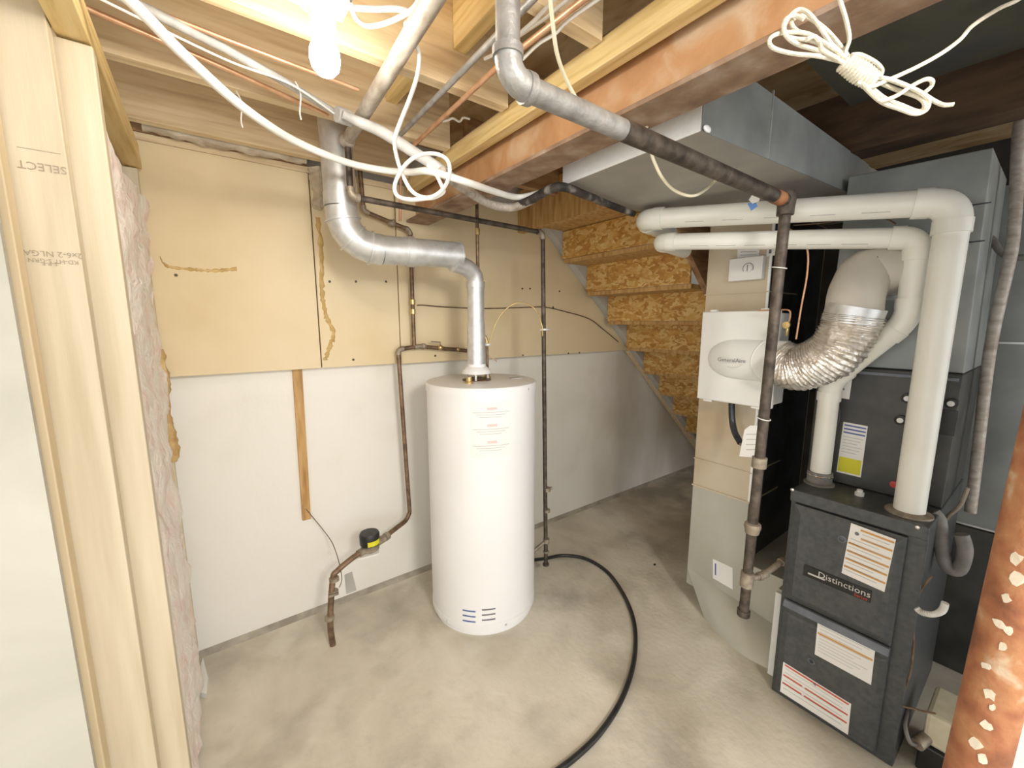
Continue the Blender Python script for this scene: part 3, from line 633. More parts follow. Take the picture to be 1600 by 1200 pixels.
# the sleeved wire bundle
t = thing('sleeved_cable_bundle', 'grey sleeved bundle running from the pipe junction to the duct corner', 'cable bundle', P(700, 270, Z=2.1))
MB().tube(smooth_path([P(535, 178, Z=2.14), P(560, 190, Z=2.13), P(600, 208, Z=2.10), P(650, 240, Z=2.04), P(690, 265, Z=2.0), P(715, 283, Z=1.99)], 8), lambda q: .012 + .006 * math.sin(q * 3.1), 14).build('plastic_sleeve', 'sleeve', t)
MB().tube(smooth_path([P(690, 268, Z=1.985), P(720, 291, Z=1.975), P(765, 318, Z=1.965), P(800, 324, Z=1.965), P(830, 313, Z=1.97)], 8), .0165, 14).build('grey_duct', 'conduit_dusty', t)
MB().tube(smooth_path([P(806, 323, Z=1.97), P(830, 312, Z=1.97), P(872, 292, Z=1.975), P(915, 305, Z=1.975), P(950, 319, Z=1.975), P(990, 334, Z=1.975)], 8), lambda q: .017 - .004 * q, 14).build('black_sleeve', 'sleeve_dark', t, label='dusty black far end')
MB().cyl(P(526, 178, Z=2.155), P(548, 186, Z=2.155), .024, 14).build('wrap', 'sleeve', t, label='white wrapped joint')
for px, py in ((466, 146), (374, 160)):
    q = P(px, py, Z=2.16); o = MB().tube(smooth_path([q + V((-.006, 0, .03)), q + V((.006, 0, 0)), q + V((0, -.004, -.05)), q + V((.003, 0, -.07))], 6), .002, 6).build('hanging_strap', 'plastic_white')
    tag(o, 'thin strap hanging from the grey pipe nearest the bulb' if px == 466 else 'short thin strap hanging above the thick white hose', 'strap', 'thin straps hanging from the joists')
# romex cable with its coil under the beam
d_ = 1.08
cy = [(690, -20), (655, 8), (640, 30), (634, 40), (646, 62), (655, 85), (652, 118), (640, 155), (626, 190), (617, 218), (620, 245), (630, 275), (645, 300), (668, 309), (690, 298), (702, 275), (700, 252), (683, 241), (658, 242), (635, 256), (618, 285), (620, 305), (640, 312), (668, 310), (690, 300), (692, 298), (682, 275), (672, 258), (666, 252)]
cy[24:] = [(680, 308), (693, 300), (690, 290), (680, 270), (668, 258)]
ps = [PD(x, y, 1.08 - .14 * (1 - min(1, i / 10)) + .012 * math.sin(i * 1.3)) for i, (x, y) in enumerate(cy)]
o = MB().tube(smooth_path(ps, 8), .0052, 10).build('coiled_cable', 'cable_white'); tag(o, 'white electrical cable hanging with a loose round coil below the joists', 'cable')
cb = [(548, 8), (556, 28), (572, 40), (596, 38), (622, 28), (640, 18), (652, 5), (655, -15)]
o = MB().tube(smooth_path([P(x, y, Z=2.19) for x, y in cb], 8), .0055, 10).build('cable', 'cable_white'); tag(o, 'white cable looping from the lamp holder to the right', 'cable')
o = MB().tube(smooth_path([P(x, y, Z=2.195) for x, y in ((550, 12), (585, 14), (620, 14), (645, 20))], 6), .006, 10).build('cable', 'cable_white'); tag(o, 'straight white cable stapled just right of the lamp holder', 'cable')
o = MB().tube(smooth_path([P(x, y, Z=2.24) for x, y in ((692, 190), (700, 188), (708, 185), (718, 190), (724, 184), (734, 186))], 6), .004, 8).build('cable', 'cable_white'); tag(o, 'short crossed white cable ends poking between the joists', 'cable')
# cream cable draped over the furnace gas pipe
a = [(858, -20, .80), (864, 40, .84), (872, 90, .89), (890, 135, .95), (915, 175, 1.0), (945, 200, 1.03), (980, 214, 1.06), (1003, 206, 1.08), (1014, 193, 1.105)]
o = MB().tube(smooth_path([PD(x, y, d) for x, y, d in a], 8), .0045, 10).build('draped_cable', 'cable_cream'); tag(o, 'cream cable draped from above over the iron pipe under the orange beam', 'cable')
a = [(1016, 232, 1.16), (1022, 252, 1.165), (1035, 278, 1.17), (1055, 298, 1.18), (1080, 306, 1.2), (1100, 298, 1.22), (1122, 278, 1.255)]
o = MB().tube(smooth_path([PD(x, y, d) for x, y, d in a], 8), .0045, 10).build('draped_cable', 'cable_cream'); tag(o, 'cream cable hanging in a loop below the duct behind the iron pipe', 'cable')

# ------------------------------------------------------------------ wooden strip and floor bits
a = [P(x, y, Y=YW - .016) for x, y in ((457, 576), (472, 575), (486, 811), (473, 814))]
o = MB().prism(a, (0, .0155, 0)).build('wooden_strip', 'strip_wood', bevel=.001); tag(o, 'narrow brown wooden strip fixed upright on the white wall left of the heater', 'strip')
cpipe('thin brown wire curving from the wooden strip to the water pipe', [P(x, y, Y=Y_) for x, y, Y_ in ((478, 795, 2.172), (487, 806, 2.17), (505, 828, 2.15), (520, 850, 2.08), (530, 880, 1.95), (534, 905, 1.91), (530, 918, 1.90))], .002, 'copper_dull', 'bonding_wire', 'wire')
hp = [(836, 877, .06), (850, 873, .02), (880, 868, .012), (915, 873, .012), (948, 893, .012), (972, 925, .012), (988, 962, .012), (993, 1000, .012), (988, 1045, .012), (970, 1095, .012), (940, 1142, .012), (905, 1178, .012), (860, 1212, .012), (800, 1250, .012)]
hpt = [P(x, y, Z=z) for x, y, z in hp]; hpt[0] = V((TC.x + .335, TC.y + .083, .06))
o = MB().tube(smooth_path(hpt, 10), .0105, 14).build('drain_hose', 'hose_black'); tag(o, 'black rubber hose curving over the floor from the heater towards the camera', 'hose')
o = MB().ball(P(1023, 882, Z=.006), .009, sc=(1, .8, .6)).build('pebble', 'black'); tag(o, 'small dark crumb lying on the floor between heater and duct', 'debris')
q = P(322, 1068, Z=.0)
MB
mb = MB(); rg = random.Random(4)
pg = [P(x, y, Z=0.0) for x, y in ((302, 1085), (318, 1032), (326, 1060), (322, 1092))]
mb.prism(pg, (0, 0, .004)).build('x', 'plastic_white') if False else None
o = MB().loft([pg, [p + V((.004 * rg.uniform(-1, 1), .004, .012 + .008 * rg.random())) for p in pg]]).build('plastic_scrap', 'plastic_white'); tag(o, 'crumpled scrap of white plastic on the floor by the insulation', 'scrap')

# ------------------------------------------------------------------ ducts
t = thing('trunk_duct', 'big grey sheet-metal trunk duct under the ceiling beyond the orange beam', 'duct', (1.8, .9, 1.99))
zb_ = 2.0; fx = 1.085; y0_, y1_ = .615, 1.15
f0 = P(880, 290, Z=zb_); f1 = P(1095, 205, Z=zb_); g1 = P(1350, 312, Z=zb_); g0 = P(985, 327, Z=zb_)
tp = lambda p, z: V((p.x, p.y, z))
g0 = V((g0.x, g0.y, zb_)); far0 = V((2.62, 1.16, zb_)); far1 = V((2.62, .52, zb_))
hz = 2.20
box_ = MB().loft([[f0, f1, g1, far1, far0, g0], [tp(f0, hz), tp(f1, hz), tp(g1, 2.13), tp(far1, 2.13), tp(far0, 2.13), tp(g0, 2.135)]])
box_.build('sheet_body', 'duct_under', t, bevel=.002)
dx = .003
MB().loft([[f0 + V((-dx, 0, 0)), f1 + V((-dx, 0, 0)), f1, f0], [tp(f0, 2.075) + V((-dx, 0, 0)), tp(f1, 2.075) + V((-dx, 0, 0)), tp(f1, 2.075), tp(f0, 2.075)]]).build('white_front_strip', 'foil_white', t, label='white painted front edge strip')
nrm = V((0, -1, 0))
e1 = (g1 - f1)
off = V((-e1.y, e1.x, 0)).normalized() * -.003 if True else 0
if off.y > 0: off = -off
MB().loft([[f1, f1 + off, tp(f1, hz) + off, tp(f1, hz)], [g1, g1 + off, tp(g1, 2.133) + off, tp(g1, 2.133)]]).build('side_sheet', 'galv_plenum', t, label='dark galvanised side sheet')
q0 = f1 + e1 * .30; q1 = f1 + e1 * .305
MB().loft([[q0 + off * 2, q1 + off * 2, q1, q0], [tp(q0, 2.19) + off * 2, tp(q1, 2.19) + off * 2, tp(q1, 2.19), tp(q0, 2.19)]]).build('seam', 'galv', t)
q = f1 + V((.01, -.012, .004)); MB().ball(q, .010, sc=(1.8, .5, .9)).build('foil_tape_end', 'foil_white', t)

t = thing('return_duct', 'tall tan sheet-metal return duct standing between the stairs and the furnace', 'duct', (2.3, .92, 0))
RX = 1.985; RY0, RY1 = .80, 1.078
rz = 1.985
box((RX, RY0, .66), (2.62, RY1, rz)).build('upper_body', 'duct_tan', t, bevel=.002)
MB().loft([[(RX, RY0, .66), (RX, RY1, .66), (2.62, RY1, .66), (2.62, RY0, .66)], [(RX, .80, .1), (RX, RY1, .1), (2.62, RY1, .1), (2.62, .80, .1)]][::-1]).build('lower_body', 'duct_green', t, bevel=.002)
box((RX + .001, .59, .10), (2.62, .80, .36)).build('lower_body', 'duct_green', t, bevel=.002)
b0 = P(1203, 1046, Z=0); b1 = P(1140, 1020, Z=0); b2 = P(1100, 965, Z=0)
ra, rb_, rc = [], [], []
for i in range(13):
    u_ = i / 12; ra.append(V((RX, .59 + (RY1 - .59) * u_, .115 + .075 * u_))); q = (1 - u_) ** 2 * b0 + 2 * u_ * (1 - u_) * b1 + u_ * u_ * b2
    rc.append(V((q.x, q.y if i else .59, 0))); rb_.append(ra[-1].lerp(rc[-1], .5) + V((-.012, 0, .02)))
bk = [V((2.3, RY1, 0)), V((2.3, .59, 0))]; bt = [V((2.3, RY1, .12)), V((2.3, .59, .12))]
MB().loft([rc + bk, rb_ + [p + V((0, 0, .06)) for p in bk], ra + bt], True).build('boot', 'duct_green', t, label='pale toe flaring out at the floor')
box((RX - .003, RY0 - .006, .66), (RX + .004, RY0 + .004, 1.98)).build('corner_edge', 'foil_white', t, label='bright folded corner edge')
for z_, h_ in ((.805, .006), (.66, .008), (1.635, .005)):
    box((RX - .006, RY0 - .004, z_), (2.3, RY1 + .003, z_ + h_)).build('seam', 'duct_tan', t)
box((RX + .003, RY0 - .003, .35), (2.60, RY0 - .0003, 1.98)).build('side_sheet', 'duct_side', t, label='shiny side sheet facing the furnace, dark reflections in its colour')  # galvanised like the rest; its dark reflections are put into the colour
box((1.80, .566, .02), (1.815, .592, .40)).build('filter_frame', 'plastic_white', t, label='white filter frame edge')
box((1.816, .566, .02), (2.5, .588, .41)).build('filter_rack', 'duct_green', t)
sq = [P(x, y, X=RX - .0005) for x, y in ((1114, 873), (1145, 887), (1145, 921), (1114, 903))]
MB().prism(sq, (-.002, 0, 0)).build('sticker', 'paper', t); 
ln = [P(x, y, X=RX - .0028) for x, y in ((1117, 880), (1119, 881), (1119, 899), (1117, 898))]; MB().prism(ln, (-.0006, 0, 0)).build('sticker_print', 'ink_blue', t)
sq = [P(x, y, X=RX - .001) for x, y in ((1153, 384), (1187, 384), (1186, 404), (1152, 406))]; MB().prism(sq, (-.002, 0, 0)).build('instruction_sheet', 'paper', t)
for k in range(3):
    ln = [P(x, y, X=RX - .0035) for x, y in ((1157, 388 + 5 * k), (1182, 387 + 5 * k), (1182, 388.5 + 5 * k), (1157, 389.5 + 5 * k))]; MB().prism(ln, (-.0004, 0, 0)).build('sheet_print', 'ink_soft', t)
sq = [P(x, y, X=RX - .001) for x, y in ((1199, 385), (1212, 384), (1211, 399), (1198, 401))]; MB().prism(sq, (-.002, 0, 0)).build('sticker', 'paper', t)
ln = [P(x, y, X=RX - .0035) for x, y in ((1202, 389), (1206, 389), (1205, 396), (1201, 396))]; MB().prism(ln, (-.0004, 0, 0)).build('sticker_print', 'ink', t)

# humidistat
t = thing('humidistat', 'small white control box with a round dial high on the tan duct', 'control box', P(1165, 438, X=RX))
a0_ = P(1140, 405, X=RX - .03); a1_ = P(1190, 436, X=RX - .03)
box((RX - .032, a1_.y, a1_.z), (RX - .001, a0_.y, a0_.z)).build('case', 'plastic_white', t, bevel=.004)
q = P(1169, 419, X=RX - .032)
MB().tube([q + V((-.001, math.cos(a) * .022, math.sin(a) * .022)) for a in [math.radians(-30 + 240 * i / 20) for i in range(21)]], .0012, 6).build('dial_scale', 'ink', t)
dl = MB().lathe(q, (-1, 0, 0), [(.018, 0), (.018, .006), (.001, .007)], 24).build('dial', 'plastic_white', t)
box((q.x - .009, q.y - .0012, q.z - .014), (q.x - .007, q.y + .0012, q.z + .014)).build('dial_pointer', 'ink', dl)

# humidifier
HX = 1.855; hy0, hy1 = .690, 1.012; hz0, hz1 = 1.148, 1.552
t = thing('humidifier', 'white bypass humidifier with a bulging round cover hung on the tan duct', 'humidifier', (1.92, .85, hz0))
box((HX + .01, hy0 + .01, hz0 + .01), (RX - .001, hy1 - .01, hz1 - .01)).build('housing', 'plastic_white', t, bevel=.006)
box((HX - .012, hy0, hz0), (HX + .012, hy1, hz1)).build('cover', 'plastic_white', t, bevel=.006)
hc = V((HX - .02, 0, 1.345)); rh = .082
mb = MB(); rings = []
N = 22
for i in range(N + 1):
    y_ = .975 - (.975 - (hy0 - .045)) * i / N
    k = min(1, ((.975 - y_) / .13)); q = rh * math.sqrt(max(0.0006, 1 - (1 - k) ** 2))
    dep = .6 * q * min(1, .5 + .5 * (.975 - y_) / .2)
    rings.append([V((HX - .008 - dep * math.cos(a) if math.cos(a) > 0 else HX - .008 - .02 * math.cos(a) * (q / rh), y_, hc.z + q * 1.05 * math.sin(a))) for a in [2 * math.pi * j / 28 for j in range(28)]])
mb.loft(rings, True); mb.build('bulge', 'plastic_white', t)
yr = .765; MB().tube([V((HX - .009 - .6 * rh * math.cos(a), yr + .035 * abs(math.sin(a)) ** 2 * -1, hc.z + rh * 1.06 * math.sin(a))) for a in [math.radians(-86 + 172 * i / 20) for i in range(21)]], .0022, 6).build('bulge_rib', 'plastic_white', t)
text('maker_lettering', 'GeneralAire', 'ink', t, (HX - .063, P(1143, 563, X=HX - .06).y, P(1143, 563, X=HX - .06).z), (0, -1, 0), (0, 0, 1), .0235)
MB().tube([P(x, y, X=HX - .062) for x, y in ((1136, 572), (1143, 575), (1152, 574), (1158, 570))], .0007, 5).build('maker_swoosh', 'ink_soft', t)
for y_ in (hy1 - .05, hy0 + .06):
    box((HX - .006, y_ - .015, hz1 - .002), (HX + .01, y_ + .015, hz1 + .008)).build('latch', 'plastic_white', t); box((HX - .006, y_ - .02, hz0 - .008), (HX + .01, y_ + .02, hz0 + .002)).build('latch', 'plastic_white', t)
# drain hose, valves
o = MB().tube(smooth_path([(1.92, .885, hz0 + .004), P(1144, 655, X=1.92), P(1148, 675, X=1.90), P(1157, 692, X=1.87)], 8), .014, 12).build('humidifier_drain', 'duct_side'); tag(o, 'glossy black hose hanging below the white humidifier', 'hose')
MB
o = MB().tube(smooth_path([P(1157, 694, X=1.85), P(1170, 702, X=1.80), P(1180, 712, X=1.72), gp(zz(1183, 722)) + V((0.02, 0.012, 0.01))], 6), .007, 8).build('hose_tail', 'fitting'); tag(o, 'short dull metal tail joining the black hose to the gas leg tee', 'pipe')
a = [P(x, y, X=1.70) for x, y in ((1163, 672), (1172, 665), (1190, 665), (1189, 716), (1155, 713))]
o = MB().prism(a, (.0015, .0005, 0)).build('paper_tag', 'paper'); tag(o, 'white paper tag hanging below the humidifier beside the iron pipe', 'tag')
for k in range(4): 
    ln = [P(x, y, X=1.6985) for x, y in ((1166, 678 + k * 8), (1187, 678 + k * 8), (1187, 679.2 + k * 8), (1166, 679.2 + k * 8))]; MB().prism(ln, (-.0004, 0, 0)).build('tag_print', 'ink_soft', o)
t = thing('saddle_valve', 'tiny brass water valve right of the iron pipe above the silver duct', 'valve', P(1231, 520, X=1.76))
q = P(1229, 508, X=1.76)
MB().lathe(q + V((.006, 0, 0)), (-1, 0, 0), [(.012, 0), (.013, .004), (.013, .012), (.001, .013)], 14).build('knob', 'brass', t)
MB().cyl(q + V((.01, 0, .0)), q + V((.01, 0, -.04)), .005, 8).build('stem', 'brass', t)
MB().tube(smooth_path([q + V((.01, 0, .0)), q + V((.01, -.006, .03)), q + V((.01, 0, .055)), q + V((.02, .04, .058)), q + V((.04, .12, .058))], 6), .003, 6).build('tube', 'copper', t)
cpipe('thin copper tube curving down in the dark gap left of the silver flexible duct', [P(x, y, X=1.80) for x, y in ((1225, 352), (1252, 372), (1262, 392), (1261, 430), (1252, 480), (1244, 530))], .0035, 'copper', 'copper_tube')
cpipe('thin copper wire along the gap between the two white vent pipes', [P(x, y, X=1.93) for x, y in ((1240, 352), (1290, 348), (1340, 340), (1380, 341), (1400, 350))], .0028, 'copper_dull', 'copper_tube')

# ------------------------------------------------------------------ furnace
FX, FY0, FY1, FZ = 1.73, .180, .556, .876
t = thing('furnace', 'dark grey upright gas furnace with white warning stickers on the right', 'furnace', (2.05, .37, 0))
box((FX + .02, FY0, .0), (2.42, FY1, FZ)).build('cabinet', 'furnace_grey', t, bevel=.004)
box((FX + .004, FY0 + .0, FZ - .045), (FX + .03, FY1, FZ)).build('top_lip', 'furnace_grey', t, bevel=.004)
# upper door: framed panel; lower door
dz1 = FZ - .05; zs = .437
box((FX, FY0 + .045, zs), (FX + .02, FY1 - .018, dz1)).build('upper_door', 'furnace_grey', t, bevel=.004)
up = box((FX - .012, FY0 + .06, zs + .012), (FX, FY1 - .04, dz1 - .02)); 
MB().loft([[(FX, FY0 + .048, zs + .002), (FX, FY1 - .022, zs + .002), (FX, FY1 - .022, dz1 - .004), (FX, FY0 + .048, dz1 - .004)], [(FX - .012, FY0 + .066, zs + .03), (FX - .012, FY1 - .045, zs + .03), (FX - .012, FY1 - .045, dz1 - .03), (FX - .012, FY0 + .066, dz1 - .03)]]).build('door_panel', 'furnace_grey', t, bevel=.002)
MB().prism([(FX, 0, zs - .045), (FX - .02, 0, zs - .03), (FX - .012, 0, zs), (FX, 0, zs)], (0, FY1 - FY0 - .06, 0)) 
mbx = MB().prism([(FX, FY0 + .045, zs - .032), (FX - .018, FY0 + .045, zs - .028), (FX - .010, FY0 + .045, zs - .002), (FX, FY0 + .045, zs)], (0, FY1 - FY0 - .065, 0)); mbx.build('hand_rail', 'furnace_edge', t, bevel=.002)
box((FX, FY0 + .045, .025), (FX + .02, FY1 - .018, zs - .004)).build('lower_door', 'furnace_grey', t, bevel=.004)
MB().loft([[(FX, FY0 + .048, .03), (FX, FY1 - .022, .03), (FX, FY1 - .022, zs - .05), (FX, FY0 + .048, zs - .05)], [(FX - .008, FY0 + .066, .04), (FX - .008, FY1 - .04, .04), (FX - .008, FY1 - .04, zs - .06), (FX - .008, FY0 + .066, zs - .06)]]).build('door_panel', 'furnace_grey', t, bevel=.002)
for px, py, e in ((1248, 930, .006), (1302, 958, .006), (1364, 988, .006), (1238, 765, .0), (1434, 824, .0)):
    q = P(px, py, X=FX - e); MB().lathe(q, (-1, 0, 0), [(.006, 0), (.006, .002), (.003, .004), (.001, .004)], 12).build('screw', 'chrome', t)
for px, py, s_ in ((1316, 842, .013), (1268, 1033, .012)):
    q = P(px, py, X=FX - .011 + (.004 if py > 900 else 0)); MB().lathe(q, (-1, 0, 0), [(s_, 0), (s_, .003), (s_ * .6, .004), (s_ * .5, .001), (.001, .001)], 20).build('sight_port', 'furnace_edge', t)
def poly_on(px, X, mat, nm, par, d=-.0012, label=None):
    return MB().prism([P(x, y, X=X) for x, y in px], (d, 0, 0)).build(nm, mat, par, label=label)
def rect_on(px4, X, par, mat, nm, u0, u1, v0, v1, d=-.0006):
    q = [P(x, y, X=X) for x, y in px4]     # tl tr br bl
    f_ = lambda u, v: (q[0] * (1 - u) + q[1] * u) * (1 - v) + (q[3] * (1 - u) + q[2] * u) * v
    return MB().prism([f_(u0, v0), f_(u1, v0), f_(u1, v1), f_(u0, v1)], (d, 0, 0)).build(nm, mat, par)
XU = FX - .012; XL = FX - .008
s1_ = [(1330, 817), (1400, 843), (1382, 925), (1315, 895)]
sk = poly_on(s1_, XU, 'paper', 'warning_sticker', t, label='upper white sticker with orange lines')
for k in range(6): rect_on(s1_, XU - .0013, sk, 'ink_orange', 'sticker_line', .24 if k == 0 else (.28 if k == 1 else .02), .98, .05 + .155 * k, .085 + .155 * k)
for k in range(11): rect_on(s1_, XU - .0013, sk, 'ink_soft', 'sticker_print', .30 if k < 2 else .05, .9 - .1 * (k % 3), .13 + .077 * k, .14 + .077 * k)
q = P(1339, 834, X=XU - .0013); MB().lathe(q, (-1, 0, 0), [(.006, 0), (.006, .0008), (.001, .0008)], 16).build('sticker_emblem', 'ink', sk)
s2_ = [(1278, 969), (1368, 1012), (1361, 1070), (1273, 1022)]
sk = poly_on(s2_, XL, 'paper', 'warning_sticker', t, label='middle white sticker with two orange lines')
for v in (.02, .33): rect_on(s2_, XL - .0013, sk, 'ink_orange', 'sticker_line', .02, .98, v, v + .05)
for k in range(9): rect_on(s2_, XL - .0013, sk, 'ink_soft', 'sticker_print', .05, .92 - .12 * (k % 3), .12 + .09 * k, .13 + .09 * k)
s3_ = [(1224, 1034), (1330, 1100), (1325, 1148), (1219, 1080)]
sk = poly_on(s3_, XL, 'paper', 'warning_sticker', t, label='lowest white sticker with red lines')
for v in (.04, .38, .64): rect_on(s3_, XL - .0013, sk, 'ink_red', 'sticker_line', .02 if v > .1 else .03, .32 if v > .1 else .97, v, v + .05); 
for v in (.38, .64): rect_on(s3_, XL - .0013, sk, 'ink_red', 'sticker_line', .36, .97, v, v + .05)
for k in range(6): rect_on(s3_, XL - .0013, sk, 'ink_soft', 'sticker_print', .04, .9, .16 + .13 * k, .175 + .13 * k)
q = P(1273, 1069, X=XL - .0013); MB().lathe(q, (-1, 0, 0), [(.007, 0), (.007, .0008), (.001, .0008)], 3).build('sticker_emblem', 'ink', sk)
# name plate
n1 = P(1256, 890, X=XU); n2 = P(1362, 927, X=XU)
zc = P(1308, 911, X=XU).z
pn = box((XU - .004, n2.y, zc - .022), (XU, n1.y, zc + .022)).build('name_plate', 'black', t, bevel=.003)
ymid = (n1.y + n2.y) / 2
text('name_lettering', 'Distinctions', 'silver', pn, (XU - .0045, ymid - .022, zc + .006), (0, -1, 0), (0, 0, 1), .031, sx=1.0)
text('name_subtitle', 'Series', 'red', pn, (XU - .0045, n2.y + .026, zc - .013), (0, -1, 0), (0, 0, 1), .015)
box((XU - .0052, ymid + .03, zc - .008), (XU - .004, n1.y - .015, zc - .002)).build('name_underline', 'silver', pn)
# bits on the cabinet's top
for py, px in ((742, 1271),): pass
q = V((1.822, .243, FZ)); MB().lathe(q, (0, 0, 1), [(.06, 0), (.06, .006), (.046, .012), (.001, .012)], 28).build('vent_flange', 'fitting', t)
q = V((1.885, .512, FZ)); MB().lathe(q, (0, 0, 1), [(.05, 0), (.05, .006), (.041, .01), (.041, .05), (.001, .05)], 28).build('rubber_coupling', 'rubber_grey', t)
MB().tube([q + V((math.cos(a) * .042, math.sin(a) * .042, .038)) for a in [2 * math.pi * i / 28 for i in range(28)]], .0025, 6, closed=True).build('hose_clamp', 'chrome', t)
q = P(1343, 770, Z=FZ + .01); MB().lathe(V((q.x, q.y, FZ)), (0, 0, 1), [(.014, 0), (.014, .012), (.009, .014), (.009, .022), (.001, .022)], 14).build('plug', 'plastic_white', t)

# evaporator coil cabinet
t = thing('coil_cabinet', 'black sheet-metal coil cabinet between the furnace and the grey plenum', 'coil cabinet', (2.2, .37, FZ + .001))
CX = 1.95; cz1 = 1.335
box((CX, .183, FZ + .002), (2.42, .575, cz1)).build('case', 'coil_dark', t, bevel=.004)
box((CX - .006, .19, cz1 - .022), (CX, .57, cz1 - .012)).build('flange', 'furnace_edge', t)
sl_ = [(1318, 659), (1356, 666), (1345, 746), (1307, 737)]
sk = poly_on(sl_, CX, 'paper', 'energy_label', t, label='white label with blue lines and a yellow lower half')
rect_on(sl_, CX - .0013, sk, 'yellow', 'label_yellow', .03, .95, .68, .97)
for v in (.04, .11, .18): rect_on(sl_, CX - .0013, sk, 'ink_blue', 'label_line', .06, .95, v, v + .028)
for k in range(6): rect_on(sl_, CX - .0013, sk, 'ink_soft', 'label_print', .08, .9 - .1 * (k % 3), .27 + .06 * k, .28 + .06 * k)
poly_on([(1300, 586), (1332, 589), (1327, 624), (1296, 619)], CX, 'paper', 'rating_label', t)
for px, py in ((1307, 607), (1318, 608)): q = P(px, py, X=CX - .0015); MB().lathe(q, (-1, 0, 0), [(.004, 0), (.004, .0006), (.001, .0006)], 10).build('label_mark', 'ink', t)
for px, py in ((1408, 656), (1487, 630), (1419, 622)):
    q = P(px, py, X=CX); MB().lathe(q, (-1, 0, 0), [(.017, 0), (.017, .014), (.010, .016), (.001, .016)], 18).build('pipe_grommet', 'black', t)
    MB().lathe(q + V((-.016, 0, 0)), (-1, 0, 0), [(.009, 0), (.009, .002), (.005, .002), (.005, .0005), (.001, .0005)], 16).build('stub_end', 'plastic_white', t)
box((CX - .004, P(1490, 690, X=CX).y, P(1480, 680, X=CX).z), (CX, P(1462, 640, X=CX).y, P(1480, 640, X=CX).z)).build('access_plate', 'black', t)
q = P(1398, 756, X=CX); MB().lathe(q, (-1, 0, 0), [(.012, 0), (.012, .012), (.001, .013)], 14).build('red_cap', 'red', t, label='small red cap')
ringc = P(1288, 648, X=CX); MB().tube([ringc + V((-.003, math.cos(a) * .05, math.sin(a) * .085)) for a in [math.radians(-80 + 160 * i / 20) - math.pi * 0 for i in range(21)]], .0018, 6).build('ring_mark', 'furnace_edge', t) if False else None
MB().tube([ringc + V((-.004, -math.cos(a) * .05, math.sin(a) * .085)) for a in [math.radians(-80 + 160 * i / 20) for i in range(21)]], .0018, 6).build('ring_mark', 'furnace_edge', t)

# supply plenum
t = thing('supply_plenum', 'grey galvanised supply plenum rising above the black coil cabinet', 'duct', (2.2, .37, cz1 + .001))
PX = 1.975; pz1 = 2.035
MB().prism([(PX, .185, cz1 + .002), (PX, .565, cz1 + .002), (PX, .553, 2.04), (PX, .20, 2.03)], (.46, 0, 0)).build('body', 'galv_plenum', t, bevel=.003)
for z_ in (P(1530, 320, X=PX).z, P(1530, 378, X=PX).z):
    box((PX - .002, .186, z_), (PX, .36, z_ + .004)).build('seam', 'duct_side', t)
q = P(1398, 425, X=PX); qc = V((PX, q.y, q.z))
MB().lathe(qc, (-1, 0, 0), [(.098, 0), (.098, .003), (.082, .006), (.082, .045), (.001, .045)], 40).build('collar', 'galv', t)
for px, py in ((1384, 473), (1405, 510), (1452, 585)):
    q = P(px, py, X=PX); MB().lathe(q, (-1, 0, 0), [(.004, 0), (.004, .003), (.001, .003)], 8).build('screw', 'chrome', t)

# flexible bypass duct
t = thing('bypass_duct', 'crinkled silver flexible duct curving from the humidifier up to the plenum', 'duct', (1.84, .5, 1.3))
a = qc + V((-.03, 0, 0)); c = P(1345, 392, X=1.80); e_ = P(1336, 465, X=1.80); g_ = P(1333, 492, X=1.79)
mb = MB().tube(smooth_path([a, a + V((-.05, .005, -.002)), P(1356, 425, X=1.87), P(1343, 445, X=1.83), e_, g_], 6), .080, 28); mb.build('elbow', 'tape_grey', t, label='matt grey taped elbow'); 
d = (P(1322, 520, X=1.79) - g_).normalized()
MB().cyl(g_ - d * .03, g_ + d * .03, .084, 30).build('collar_band', 'galv', t)
fl = smooth_path([g_, P(1325, 515, X=1.79), P(1306, 548, X=1.79), P(1275, 567, X=1.80), P(1245, 575, X=1.81), V((1.82, hy0 - .03, 1.345))], 26)
N = len(fl); rings = []; u = None; mb = MB()
for i, p in enumerate(fl):
    tt = (fl[min(N - 1, i + 1)] - fl[max(0, i - 1)]).normalized()
    if u is None: u, _ = frame(tt)
    u = (u - tt * u.dot(tt)).normalized(); w_ = tt.cross(u)
    ring = []
    for j in range(36):
        an = 2 * math.pi * j / 36; q = (u * math.cos(an) + w_ * math.sin(an))
        rr_ = .084 + .0035 * math.sin(i * 1.55 + 1.2 * math.sin(an * 2)) + .005 * noise.noise((p + q * .08) * 45) + .003 * noise.noise((p + q * .08) * 110)
        ring.append(p + q * rr_)
    rings.append(ring)
mb.loft(rings, True, False); mb.build('flexible_sleeve', 'foil_flex', t)

